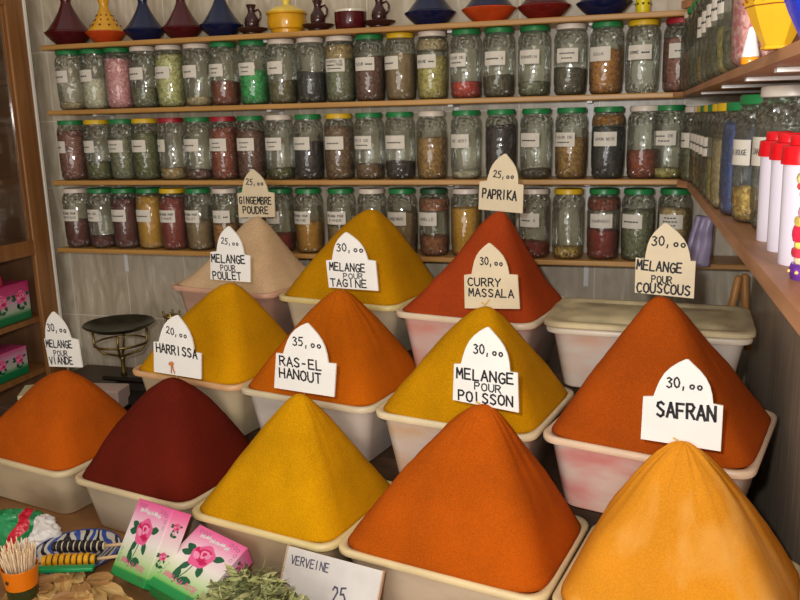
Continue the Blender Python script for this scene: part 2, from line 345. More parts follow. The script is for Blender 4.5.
def contents(parent, fill, m, rnd, tilt=0):
    bm = bmesh.new(); zt = fill*.148; prof = [(0, .0025), (.027, .0025)]
    for z in (.008, .012, .0175, .0205, .028, .06, .10, .112, .116, .120, .130, .138, .144):
        if z < zt-.003: prof.append((interior_r(z), z))
    prof += [(interior_r(zt), zt), (interior_r(zt)*.6, zt+.002), (0, zt+.003)]
    lathe(bm, prof, 20)
    for v in bm.verts:
        if v.co.z > zt-.001: v.co.z += rnd.uniform(-.002, .002) + tilt*v.co.x
    return obj('contents', bm, m, parent, smooth=True)
def label_arc(parent, ang, hw, z0, z1, lines, double=True, m=None, r=.0392):
    bm = bmesh.new(); k = 8; a0 = -PI/2+ang-hw; A = []; B = []
    for i in range(k+1):
        a = a0+2*hw*i/k; A.append(bm.verts.new((r*math.cos(a), r*math.sin(a), z0))); B.append(bm.verts.new((r*math.cos(a), r*math.sin(a), z1)))
    for i in range(k): bm.faces.new((A[i], A[i+1], B[i+1], B[i]))
    l = obj('label', bm, m or M_lab, parent, smooth=True)
    if lines:
        bm = bmesh.new(); n = len(lines); H = z1-z0; h = H*.17 if n > 1 else H*.2
        for i, t in enumerate(lines):
            zz = z0+H*(.40 if n == 1 else (.58, .24)[i] if n == 2 else (.70, .44, .18)[i]); W = 2*hw*r*min(.84, .1*len(t)+.1)
            lettering(bm, t, (-W/2, zz), (W/2, zz), h, .0009, lambda x, y: ((r+.0004)*math.cos(-PI/2+ang+x/r), (r+.0004)*math.sin(-PI/2+ang+x/r), y))
        obj('lettering', bm, INK, l)
C = dict(
 pink=('pink_petals', (196, 120, 130), (228, 176, 178)), paleg=('pale_green_pieces', (156, 156, 92), (216, 212, 154)), beige=('beige_seeds', (160, 140, 100), (205, 185, 145)),
 rust=('rust_powder', (112, 44, 22), (140, 62, 30)), green=('bright_green_crystals', (6, 120, 60), (40, 190, 100)), olive=('olive_leaves', (84, 76, 40), (120, 110, 66)),
 black=('black_seeds', (18, 17, 24), (40, 38, 46)), tan=('tan_seeds', (140, 112, 66), (196, 168, 112)), maroon=('maroon_petals', (80, 40, 30), (120, 70, 52)),
 gold=('pale_gold_seeds', (150, 138, 70), (204, 190, 112)), red=('red_buds', (160, 28, 24), (214, 70, 56)), grey=('grey_brown_leaves', (70, 62, 46), (104, 94, 72)),
 greyg=('grey_green_leaves', (92, 94, 70), (136, 136, 104)), orangeb=('orange_brown_grain', (150, 92, 34), (196, 136, 62)), pinkm=('dusky_pink_buds', (110, 58, 48), (154, 96, 82)),
 greenb=('green_leaves', (70, 76, 36), (112, 114, 62)), brown=('brown_seeds', (92, 62, 36), (134, 98, 62)), redb=('red_brown_pods', (110, 38, 20), (160, 72, 42)),
 wine=('wine_red_powder', (76, 14, 8), (104, 26, 16)), mustard=('mustard_powder', (162, 108, 10), (196, 140, 24)), redp=('red_powder', (118, 20, 10), (146, 34, 18)),
 amber=('amber_resin', (130, 76, 8), (190, 130, 30)), gbrown=('golden_brown_pieces', (128, 88, 34), (178, 136, 66)), dark=('dark_purple_berries', (26, 16, 24), (52, 34, 42)),
 yellow=('yellow_powder', (180, 124, 10), (206, 158, 30)), white=('white_crystals', (176, 170, 144), (216, 210, 188)), blue=('blue_powder', (44, 62, 120), (70, 92, 156)), goldf=('gold_flakes', (150, 110, 30), (230, 196, 110)),
 tanp=('tan_powder', (124, 98, 62), (148, 120, 82)), rose=('rose_crystals', (206, 110, 120), (240, 190, 190)), bronze=('bronze_bark', (126, 70, 36), (178, 112, 70)))
def cm(k):
    n, a, c = C[k]; fine = 'powder' in n
    return grain(n, a, c, 400 if fine else 170, .8, .2 if fine else .6)
def jar(loc, rz, lid, fill, ck, words, rnd, label, group, yaw=0, hw=.62, scale=1, extra=None):
    t = thing('glass_jar', label, 'jar', loc, rz, group); t.scale = scale if isinstance(scale, tuple) else (scale,)*3
    g = bpy.data.objects.new('glass', gdat); l = bpy.data.objects.new('lid', LID[lid])
    for o in (g, l): col.objects.link(o); o.parent = t
    if fill: contents(t, fill, cm(ck), rnd, rnd.uniform(-.12, .12))
    if extra:
        f0, f1, k2 = extra; bm = bmesh.new(); zz = [f0*.148+.004, f0*.148+.0045]; P = [(0, zz[0])]
        for i in range(5): z = zz[0]+(f1*.148-zz[0])*i/4; P.append((interior_r(z), z))
        P.append((0, f1*.148+.001)); lathe(bm, P, 20); obj('top_layer', bm, cm(k2), t, smooth=True)
    if words: label_arc(t, yaw, hw, .075, .107, words)
    return t
ORD = ['first', 'second', 'third', 'fourth', 'fifth', 'sixth', 'seventh', 'eighth', 'ninth', 'tenth', 'eleventh', 'twelfth', 'thirteenth', 'fourteenth', 'fifteenth', 'sixteenth', 'seventeenth', 'eighteenth', 'nineteenth', 'twentieth', 'twenty-first']
S1 = [  # second board: x, lid, fill, contents, label words, label yaw, extra layer
 (-1.499,'green',.12,'beige',['~~~~~'],-.1,0),(-1.422,'green',.55,'white',['~~~~'],-.1,0),(-1.343,'green',.9,'pink',None,0,0),(-1.266,'white',.35,'greyg',['~~~~~'],-.1,0),(-1.187,'white',.92,'paleg',['~~~~'],-.05,0),
 (-1.106,'white',.16,'beige',['~~~~'],-.1,0),(-1.028,'green',.42,'rust',['~~~~','~~~'],-.1,0),(-.944,'green',.6,'green',['~~~~','~~~'],0,0),(-.863,'white',.38,'olive',['~~~~'],-.05,0),(-.783,'white',.52,'black',None,0,0),
 (-.705,'white',.7,'greyg',['PLANTES DE','~~~~~~ POUR','~~~~~~'],.12,(0.7,.95,'tan')),(-.628,'green',.72,'maroon',['FLEUR ~~~~'],.12,0),(-.548,'yellow',.75,'tanp',['~~~~~'],-.4,0),(-.467,'white',.66,'gold',['GRAINE ~~~'],-.05,(.78,.97,'beige')),
 (-.383,'green',.26,'red',['FLEUR DE','~~~~~'],-.3,0),(-.303,'green',.34,'grey',['~~~~~~ A'],.05,0),(-.22,'green',.22,'greyg',['ROMARIN'],-.05,0),(-.136,'white',.42,'grey',['~~~~~~','~~~~'],.05,0),(-.055,'green',.68,'orangeb',['SOJA'],-.25,0),(.025,'yellow',0,'white',['GOMME ~~~~'],0,0),(.107,'red',.8,'pinkm',['~~~~'],.2,0)]
S2 = [
 (-1.516,'green',.9,'pinkm',['~~~~'],-.35,0),(-1.432,'yellow',.32,'greenb',['~~~~'],-.2,0),(-1.355,'green',.75,'greyg',['~~~~','~~~'],.0,0),(-1.279,'yellow',.85,'greenb',['~~~~~'],.05,0),(-1.198,'red',.2,'tan',['~~~'],-.5,0),
 (-1.119,'green',.16,'maroon',['~~~~~'],-.05,0),(-1.042,'red',.9,'redb',['~~~','~~~~'],.05,0),(-.962,'green',.85,'maroon',['~~~~','~~~'],.1,0),(-.879,'white',.18,'greenb',['~~~~~','~~~'],.0,0),(-.8,'green',.62,'dark',['~~~~~'],-.1,0),
 (-.715,'yellow',.88,'brown',['~~~~~'],.05,0),(-.634,'green',.24,'brown',['NOIX DE','~~~~~~'],-.1,0),(-.552,'green',.28,'dark',['~~~~~~'],0,0),(-.471,'white',.66,'gbrown',None,0,0),(-.384,'green',.12,'white',['THE VERT'],-.15,0),
 (-.297,'green',.84,'dark',None,0,0),(-.212,'green',.14,'grey',['~~~~~~'],-.2,0),(-.130,'green',.62,'gbrown',['FLEUR DE','~~~~~'],-.25,0),(-.045,'green',.78,'black',['SAVON NOIR'],0,(.80,.97,'amber')),(.036,'white',.42,'redb',None,0,0),(.090,'green',.14,'gold',['~~~~ DE','~~~~'],-.1,0)]
S3 = [
 (-1.524,'white',.5,'wine',['MELANGE POUR','COUSCOUS'],.15,0),(-1.443,'green',.2,'wine',['~~~~ DE','~~~'],-.1,0),(-1.367,'green',.9,'wine',['~~~~~~~'],.1,0),(-1.287,'green',.95,'yellow',['~~~~~~'],.05,0),(-1.211,'yellow',.92,'redp',['MELANGE POUR','VIANDE'],.15,0),
 (-1.133,'green',.52,'tanp',['MELANGE POUR','POULET'],.0,0),(-1.052,'white',.45,'orangeb',['RAS EL ~~~'],.25,0),(-.972,'green',.5,'brown',['~~~~'],0,0),(-.890,'green',.3,'redp',['~~~~'],-.2,0),(-.807,'green',.52,'mustard',['MELANGE POUR','TAGINE'],-.1,0),
 (-.717,'green',.45,'tanp',['MELANGE POUR','VIANDE'],.05,0),(-.632,'white',.5,'greyg',None,0,0),(-.551,'green',.7,'tanp',['GINGEMBRE'],-.05,0),(-.467,'dark',.3,'bronze',['CANELLE'],-.15,(.72,.93,'bronze')),(-.385,'white',.78,'yellow',None,0,0),
 (-.299,'green',.6,'brown',None,0,0),(-.214,'white',.24,'redp',['~~~~ A'],-.1,0),(-.133,'yellow',.16,'goldf',None,0,0),(-.050,'green',.45,'redp',['SAHRAOUI'],.08,(.75,.95,'redb')),(.030,'green',.75,'greyg',['~~~~~~'],-.25,0),(.112,'green',.8,'tan',['~~~~','~~~~~','~~~~'],-.1,0)]
words = dict(pink='pink petals', paleg='pale green pieces', beige='beige seeds', rust='rust brown powder', green='bright green crystals', olive='olive brown leaves', black='black contents', tan='tan seeds', maroon='maroon petals',
 gold='pale gold seeds', red='red buds', grey='grey brown leaves', greyg='grey green leaves', orangeb='orange brown grain', pinkm='dusky pink buds', greenb='green leaves', brown='brown seeds', redb='red brown pods', wine='wine red powder',
 mustard='mustard yellow powder', redp='red powder', amber='amber resin', gbrown='golden brown pieces', dark='dark purple contents', yellow='yellow powder', white='white crystals', tanp='tan powder', rose='rose crystals', bronze='bronze bark', goldf='gold flakes', blue='blue powder')
rnd = random.Random(11)
for z, rows, nm in ((1.649, S1, 'upper'), (1.452, S2, 'middle'), (1.255, S3, 'lower')):
    for i, (x, lid, fill, ck, wd, yaw, ex) in enumerate(rows):
        amt = 'nearly empty' if fill < .2 and fill else 'empty' if not fill else 'holding'
        t = f"{ORD[i]} jar from the left, {nm} back shelf, {lid if lid != 'dark' else 'dark green'} lid, " + ('empty' if not fill else words[ck])
        jar((x*1.022-.004, 2.03+rnd.uniform(-.003, .003), z+.0002), 0, lid, fill, ck, wd, rnd, t, f'jars on the {nm} back shelf', yaw-.2, .70+rnd.uniform(-.05, .06), (1.02, 1.02, {'upper': .998, 'middle': 1.035, 'lower': 1.06}[nm]), ex or None)
# right wall, two boards; these face the room (-X)
R1 = [('green',.9,'blue',None),('green',.15,'goldf',['BOIS ROUGE'])]
def side_row(z, spots, nm, group):
    for i, (x, y, lid, fill, ck, wd, yaw, s) in enumerate(spots):
        jar((x, y, z+.0002), -PI/2, lid, fill, ck, wd, rnd, f"{ORD[i]} jar from the front, {nm} right wall shelf, {lid} lid, " + ('empty' if not fill else words[ck]), group, yaw, .62, s)
side_row(1.452, [(.235,.962,'white',0,'white',None,0,1.10),(.193,1.116,'white',.10,'greyg',['DE SANTAL'],.35,1.10),(.178,1.202,'green',.30,'goldf',['BOIS ROUGE'],.35,1.05),(.168,1.284,'green',.9,'blue',None,0,1),(.163,1.366,'yellow',.72,'beige',None,0,1),
 (.163,1.447,'yellow',.5,'gold',None,0,1),(.163,1.528,'green',.3,'greyg',['~~~~'],.3,1),(.163,1.609,'yellow',.6,'brown',['~~~~'],.3,1),(.163,1.690,'green',.5,'greyg',['~~~~'],.3,1),(.163,1.771,'yellow',.6,'tan',['~~~~'],.3,1),(.163,1.852,'white',.5,'olive',['~~~~'],.3,1),(.150,1.933,'white',.5,'greyg',['~~~~'],.3,1)],
 'lower', 'jars on the lower right wall shelf')
side_row(1.648, [(.141,1.000,'white',.97,'rose',None,0,1),(.141,1.075,'green',.3,'greyg',None,0,1.02),(.141,1.160,'yellow',.4,'gold',['~~~~'],.3,1),(.141,1.243,'green',.3,'greyg',['~~~~'],.3,1),(.141,1.327,'white',.5,'olive',['~~~~'],.3,1),
 (.141,1.410,'green',.4,'greyg',['~~~~'],.3,1),(.141,1.493,'green',.3,'tan',['~~~~'],.3,1),(.141,1.576,'yellow',.5,'greyg',None,.3,1),(.141,1.659,'green',.5,'greyg',None,.3,1),(.141,1.742,'green',.5,'olive',None,.3,1),(.138,1.828,'green',.5,'pinkm',None,.2,1),(.137,1.914,'white',.5,'greyg',None,.2,1)],
 'upper', 'jars on the upper right wall shelf')

# ------------------------------------------------------------------ pottery on the top board
def glaze(n, c): return mat(n, c, .16, n_scale=30, n_amt=.08)
BUR = glaze('burgundy_glaze', (72, 16, 22)); NAV = glaze('navy_glaze', (14, 24, 58)); YEL = glaze('yellow_glaze', (206, 150, 26)); ORG = glaze('orange_glaze', (176, 62, 22))
DRD = glaze('dark_red_glaze', (104, 22, 20)); BRN = glaze('dark_brown_glaze', (58, 30, 28)); PAL = glaze('pale_yellow_glaze', (226, 196, 84)); CRM = glaze('cream_glaze', (214, 204, 184))
ZT = 1.8262
def tagine(x, w_, base, lid, label, wide=False, y=2.035):
    t = thing('tagine', label, 'tagine', (x, y, ZT), rnd.uniform(0, 3), 'glazed tagines on the top board'); s = w_/.125; t.scale = (s, s, s if not wide else s*.9)
    bm = bmesh.new()
    lathe(bm, [(0, .004), (.030, .004), (.030, 0), (.034, 0), (.036, .004), (.048, .014), (.060, .027), (.0625, .032), (.061, .034), (.056, .033), (.053, .030), (.04, .02), (0, .018)], 32); obj_sharp('base_dish', bm, base, t)
    bm = bmesh.new()
    lathe(bm, [(.054, .033), (.056, .036), (.050, .043), (.036, .062), (.022, .086), (.014, .104), (.0125, .112), (.016, .122), (.0185, .131), (.016, .140), (.009, .146), (0, .148)], 32); obj_sharp('conical_lid', bm, lid, t, ang=60)
    if lid is YEL:
        bm = bmesh.new()
        for k in range(10):
            for zz, rr in ((.052, .0435), (.068, .0325), (.082, .0245)):
                a = k*2*PI/10+zz*40; bmesh.ops.create_icosphere(bm, subdivisions=1, radius=.0032*(rr/.03)**.5, matrix=Matrix.Translation((rr*math.cos(a), rr*math.sin(a), zz)))
        obj('painted_dots', bm, DRD, t)
tagine(-1.531, .131, BUR, BUR, 'burgundy tagine at the far left end of the top board')
tagine(-1.410, .112, ORG, YEL, 'yellow tagine with red dots and an orange base')
tagine(-1.288, .115, NAV, NAV, 'navy tagine just right of the yellow dotted tagine')
tagine(-1.172, .113, BUR, BUR, 'burgundy tagine standing between two navy tagines')
tagine(-1.056, .117, NAV, NAV, 'navy tagine standing left of the brown jug holder')
tagine(-.485, .130, NAV, NAV, 'squat navy tagine right of the three jug holders', True)
tagine(-.339, .134, ORG, NAV, 'orange dish tagine with a navy blue lid', True)
tagine(-.207, .128, DRD, BUR, 'dark red tagine right of the orange one', True)
tagine(-.069, .130, NAV, NAV, 'navy tagine nearest the right end of the top board', True)
def jug(x, label):
    t = thing('jug_candle_holder', label, 'candle holder', (x, 2.03, ZT), 0, 'brown jug holders on saucers')
    bm = bmesh.new(); lathe(bm, [(0, .003), (.020, .003), (.020, 0), (.023, 0), (.024, .006), (.038, .012), (.0425, .017), (.041, .018), (.03, .013), (0, .012)], 28); obj_sharp('saucer', bm, BRN, t)
    bm = bmesh.new(); lathe(bm, [(0, .0125), (.014, .0125), (.017, .018), (.0195, .030), (.018, .042), (.011, .053), (.0085, .060), (.010, .068), (.0135, .076), (.012, .077), (.008, .070), (0, .066)], 24); obj_sharp('jug_body', bm, BRN, t, ang=60)
    bm = bmesh.new(); tube(bm, [(.009, 0, .060), (.020, 0, .064), (.026, 0, .055), (.025, 0, .042), (.0185, 0, .034)], .0028, 8); obj('handle', bm, BRN, t, smooth=True)
jug(-.965, 'brown jug candle holder on a saucer, left of the yellow casserole')
jug(-.780, 'brown jug candle holder between the yellow casserole and the burgundy pot')
jug(-.616, 'brown jug candle holder right of the burgundy pot')
t = thing('casserole', 'yellow round casserole with a pale domed lid on the top board', 'casserole', (-.866, 2.03, ZT))
bm = bmesh.new(); lathe(bm, [(0, .004), (.036, .004), (.036, 0), (.040, 0), (.041, .008), (.047, .012), (.050, .028), (.049, .044), (.053, .047), (.053, .050), (.047, .050), (.045, .02), (0, .016)], 32); obj_sharp('pot', bm, YEL, t)
bm = bmesh.new(); lathe(bm, [(.049, .0505), (.050, .053), (.042, .059), (.026, .066), (.010, .070), (.008, .076), (.012, .082), (.008, .087), (0, .088)], 32); obj_sharp('domed_lid', bm, PAL, t, ang=60)
t = thing('glazed_pot', 'small burgundy pot with a cream rim on the top board', 'pot', (-.692, 2.03, ZT))
bm = bmesh.new(); lathe(bm, [(0, .002), (.034, 0), (.038, .004), (.0405, .02), (.0405, .042), (.0385, .042), (.037, .02), (0, .008)], 32); obj_sharp('pot_body', bm, BUR, t)
bm = bmesh.new(); lathe(bm, [(.0385, .0422), (.0412, .0422), (.0416, .046), (.038, .0485), (.0365, .046), (.0385, .0422)], 32); obj_sharp('rim', bm, CRM, t)
t = thing('yellow_cup', 'small bright yellow cup at the right end of the top board', 'cup', (.018, 2.03, ZT))
bm = bmesh.new(); lathe(bm, [(0, .002), (.013, 0), (.016, .003), (.0165, .03), (.0195, .062), (.0175, .062), (.014, .03), (0, .01)], 24); obj_sharp('cup_body', bm, mat('bright_yellow_glaze', (216, 196, 30), .25), t)
bm = bmesh.new()
for k in range(8): a = k*PI/4; bmesh.ops.create_icosphere(bm, subdivisions=1, radius=.003, matrix=Matrix.Translation((.0165*math.cos(a), .0165*math.sin(a), .022)))
obj('painted_spots', bm, mat('dark_paint', (60, 50, 20), .4), t)
t = thing('blue_pot', 'dark pot standing on the highest right wall shelf', 'pot', (.165, 1.70, 1.8422))
bm = bmesh.new(); lathe(bm, [(0, .002), (.03, 0), (.04, .01), (.05, .04), (.046, .07), (.04, .07), (.038, .03), (0, .01)], 24); obj_sharp('pot_body', bm, NAV, t)

# ------------------------------------------------------------------ vases, tubes and stick on the right wall shelves
Yv = mat('glossy_yellow_glaze', (196, 146, 30), .14, n_scale=12, n_amt=.06); Bv = mat('glossy_cobalt_glaze', (22, 44, 160), .12, n_scale=12, n_amt=.10)
def vase(x, y, m, label, bandm, s):
    t = thing('flared_vase', label, 'vase', (x, y, 1.6482), 0, 'flared glazed vases on the right wall shelf'); t.scale = (s,)*3
    bm = bmesh.new()
    lathe(bm, [(0, .002), (.0135, 0), (.0150, .001), (.0150, .0035), (.0138, .0045), (.0165, .009), (.0255, .027), (.033, .045), (.0375, .062), (.0375, .08), (.030, .10), (.024, .115), (.027, .13), (.024, .13), (.021, .115), (.03, .08), (.012, .01), (0, .008)], 10); o = obj_sharp('vase_body', bm, m, t, ang=30)
    bm = bmesh.new()
    for z0, r0, z1, r1 in ((.0405, .0316, .0415, .0322), (.0500, .0346, .0510, .0350)):
        lathe(bm, [(r0, z0), (r0+.0008, z0), (r1+.0008, z1), (r1, z1), (r0, z0)], 10)
    for k in range(40):
        a = k*2*PI/40; f = 1/math.cos(((a+PI/10) % (PI/5))-PI/10)*math.cos(PI/10); zz = .0458+.0022*(k % 2); bmesh.ops.create_icosphere(bm, subdivisions=1, radius=.0016, matrix=Matrix.Translation((.0336*f*math.cos(a), .0336*f*math.sin(a), zz)))
    obj('engraved_bands', bm, bandm, t)
    bm = bmesh.new(); lathe(bm, [(.0352, .053), (.0358, .053), (.0382, .062), (.0382, .08), (.0376, .08), (.0376, .062), (.0352, .053)], 10); obj('patterned_collar', bm, grain('red_and_gold_pattern', (120, 20, 10), (220, 150, 30), 180, .2, .1) if m is Yv else grain('blue_and_brown_pattern', (20, 34, 130), (90, 30, 40), 120, .2, .1), t)
vase(.110, .725, Yv, 'yellow flared vase behind the blue one on the right wall shelf', mat('brown_glaze_line', (120, 60, 16), .3), .80)
vase(.136, .700, Bv, 'cobalt blue flared vase at the top right edge', mat('pale_glaze_line', (150, 160, 200), .3), .92)
t = thing('glue_cone', 'small white cone with an orange foot beside the yellow vase', 'cone', (.116, .925, 1.6482))
bm = bmesh.new(); lathe(bm, [(0, 0), (.0085, 0), (.0088, .001), (.0088, .006), (.0083, .007), (0, .007)], 20); obj_sharp('orange_foot', bm, mat('orange_plastic', (232, 140, 16), .35), t)
bm = bmesh.new(); lathe(bm, [(0, .0072), (.0085, .0072), (.0085, .009), (.003, .036), (.0015, .037), (0, .037)], 20); obj_sharp('white_cone', bm, mat('white_plastic', (228, 226, 222), .35), t)
Wp = mat('white_tube_plastic', (204, 196, 206), .4); Rp = mat('red_cap_plastic', (206, 16, 28), .25)
for x, y, l in ((.165, .862, 'white tube with a red cap, nearest of the three'), (.167, .945, 'white tube with a red cap, middle of the three'), (.167, 1.022, 'white tube with a red cap, farthest of the three')):
    t = thing('capped_tube', l, 'tube', (x-.002, y, 1.4522), 0, 'red capped white tubes')
    bm = bmesh.new(); lathe(bm, [(0, 0), (.0160, 0), (.0165, .001), (.0182, .098), (0, .098)], 28); obj_sharp('tube_body', bm, Wp, t)
    bm = bmesh.new(); lathe(bm, [(0, .098), (.0205, .098), (.0208, .099), (.0202, .114), (.0195, .1155), (.0140, .1165), (.0136, .1245), (.0125, .126), (0, .126)], 28); obj_sharp('red_cap', bm, Rp, t)
t = thing('turned_stick', 'striped many coloured turned wooden stick at the right edge', 'stick', (.1585, .785, 1.4522))
seg = [(.0150, .014, (92, 44, 130)), (.0115, .006, (220, 190, 150)), (.0145, .008, (196, 50, 70)), (.0125, .006, (226, 190, 90)), (.0150, .014, (186, 36, 60)), (.0140, .008, (220, 180, 90)), (.0115, .008, (216, 150, 160)), (.0095, .008, (60, 130, 140)), (.0115, .008, (226, 130, 70)), (.0140, .006, (200, 60, 60)), (.0150, .008, (226, 200, 130)), (.0130, .006, (120, 170, 90)), (.0105, .008, (240, 200, 120)), (.0090, .008, (60, 120, 110)), (.0110, .008, (220, 140, 60)), (.0125, .008, (226, 200, 150))]
z = 0
for k, (r, h, c) in enumerate(seg):
    bm = bmesh.new(); lathe(bm, [(0, z), (r*.92, z), (r, z+h*.35), (r, z+h*.65), (r*.92, z+h), (0, z+h)], 20); obj_sharp('turned_bead', bm, mat('bead_paint_%d' % k, c, .3, n_scale=90, n_amt=.25), t, ang=60); z += h
bm = bmesh.new()
for k in range(8): a = k*PI/4; bmesh.ops.create_icosphere(bm, subdivisions=1, radius=.0022, matrix=Matrix.Translation((.0146*math.cos(a), .0146*math.sin(a), .007)))
obj('painted_spots', bm, mat('gold_paint', (226, 170, 60), .3), t)
# lilac packet on the lowest back shelf
bm = bmesh.new(); bmesh.ops.create_grid(bm, x_segments=10, y_segments=14, size=.5)
for v in bm.verts:
    x, z = v.co.x*.050, (v.co.y+.5)*.115; tp = 1-.35*abs(v.co.y+.5)
    v.co = Vector((x*(1.15-.5*(v.co.y+.5)) + .016*(z/.115), -.004*math.sin(x*170)-.006*noise.noise(Vector((x*40, z*30, 1))), z))
o = obj('lilac_packet', bm, mat('lilac_plastic', (150, 138, 168), .3, n_scale=20, n_amt=.12), smooth=True, loc=(.160, 1.940, 1.2557)); sm = o.modifiers.new('s', 'SOLIDIFY'); sm.thickness = .012
tag(o, 'crumpled lilac plastic packet beside the last lower shelf jar', 'packet')

# ------------------------------------------------------------------ spice tubs, heaps, signs
TUBM = {}
def tub_mat(tint, stain=None):
    key = (tint, stain)
    if key in TUBM: return TUBM[key]
    m, nt, b = new_mat('tub_plastic'); b.inputs['Roughness'].default_value = .38; b.inputs['Subsurface Weight'].default_value = .25; b.inputs['Subsurface Radius'].default_value = (.012, .009, .006)
    tc = nt.nodes.new('ShaderNodeTexCoord'); n = nt.nodes.new('ShaderNodeTexNoise'); n.inputs['Scale'].default_value = 7; n.inputs['Detail'].default_value = 3
    mp = nt.nodes.new('ShaderNodeMapping'); mp.inputs['Scale'].default_value = (1, 1, 2.5); nt.links.new(tc.outputs['Object'], mp.inputs['Vector']); nt.links.new(mp.outputs['Vector'], n.inputs['Vector'])
    r = nt.nodes.new('ShaderNodeValToRGB'); r.color_ramp.elements[0].position = .42; r.color_ramp.elements[1].position = .66
    r.color_ramp.elements[0].color = lin(tint); r.color_ramp.elements[1].color = lin(stain or tuple(c*.9 for c in tint)); nt.links.new(n.outputs['Fac'], r.inputs['Fac'])
    nt.links.new(r.outputs['Color'], b.inputs['Base Color']); TUBM[key] = m; return m
def tub(c, W, D, H, zb, body, rim, label, rz=TH, group='plastic spice tubs'):
    t = thing('plastic_tub', label, 'tub', (c.x, c.y, zb), rz, group); a, b = W/2, D/2; fa, fb = a-.010, b-.010; ta, tb = a-.034, b-.030
    bm = bmesh.new()
    R = [(rrect(ta-.004, tb-.004, .026), 0.0), (rrect(ta, tb, .028), .004), (rrect(fa-.004, fb-.004, .030), H-.016), (rrect(fa, fb, .031), H-.012), (rrect(fa, fb, .031), H-.008), (rrect(fa-.004, fb-.004, .029), H-.008), (rrect(fa-.008, fb-.008, .034), H-.022), (rrect(ta-.004, tb-.004, .024), .006)]
    loft(bm, R); obj_sharp('tub_body', bm, body, t, ang=50)
    bm = bmesh.new()
    R = [(rrect(fa-.001, fb-.001, .031), H-.0115), (rrect(a-.001, b-.001, .034), H-.0125), (rrect(a, b, .035), H-.010), (rrect(a, b, .035), H-.003), (rrect(a-.0025, b-.0025, .034), H-.0003), (rrect(a-.006, b-.006, .032), H), (rrect(fa-.002, fb-.002, .030), H-.0015), (rrect(fa-.0045, fb-.0045, .028), H-.006)]
    loft(bm, R, False, False); obj_sharp('rim', bm, rim, t, ang=60)
    return t
def heap(c, W, D, zr, apex, m, label, e=.16, conc=.12, H=.11, sq=6.5, rz=TH, ridge=0, seed=0, flare=0):
    """ground spice piled above the rim: rounded-rectangle foot, round top, apex off centre"""
    a, b = W/2-.0055, D/2-.0055; K = 96; T = 40; d = Vector((apex[0], apex[1], 0))-Vector((c.x, c.y, 0)); ax, ay = (Matrix.Rotation(-rz, 3, 'Z') @ d)[:2]; hc = apex[2]-zr
    bm = bmesh.new(); rings = []; top = bm.verts.new((ax, ay, hc))
    se = lambda t, n: (abs(math.cos(t))**n+abs(math.sin(t))**n)**(-1/n)
    q0 = math.sqrt(1+e*e)-e
    for i in range(1, T+1):
        t = i/T; g = 1-(math.sqrt(t*t+e*e)-e)/q0; g = g - conc*math.sin(PI*t)*t + .05*math.sin(PI*t)*t
        ex = 2+(sq-2)*t**1.25; R = []
        for k in range(K):
            th = 2*PI*k/K; s = se(th, ex)*t; w_ = 1-t
            x = a*s*math.cos(th)+ax*w_; y = b*s*math.sin(th)+ay*w_; z = hc*g+.002*t
            nn = noise.noise(Vector((x*14+seed, y*14, z*14)))*.004*min(1, (1-t)*6+.15) + noise.noise(Vector((x*50, y*50+seed, z*50)))*.0012
            if ridge: nn += ridge*.003*noise.noise(Vector((math.cos(th)*5+seed, math.sin(th)*5, t*.6)))*t*(1-t)*4
            z += nn; R.append(bm.verts.new((x, y, z)))
        rings.append(R)
    for s, zz in ((.945, -.002), (.88, -.03)):
        rings.append([bm.verts.new((a*s*se(2*PI*k/K, sq)*math.cos(2*PI*k/K), b*s*se(2*PI*k/K, sq)*math.sin(2*PI*k/K), zz)) for k in range(K)])
    for k in range(K): bm.faces.new((top, rings[0][k], rings[0][(k+1) % K]))
    for A, B in zip(rings, rings[1:]):
        for k in range(K): bm.faces.new((A[k], A[(k+1) % K], B[(k+1) % K], B[k]))
    bm.faces.new(rings[-1])
    o = obj('spice_heap', bm, m, smooth=True, loc=(c.x, c.y, zr-.003), rz=rz); tag(o, label, 'spice', 'heaps of ground spice'); return o
CREAM = (206, 186, 148); GREYW = (226, 218, 206); PINKW = (214, 184, 166)
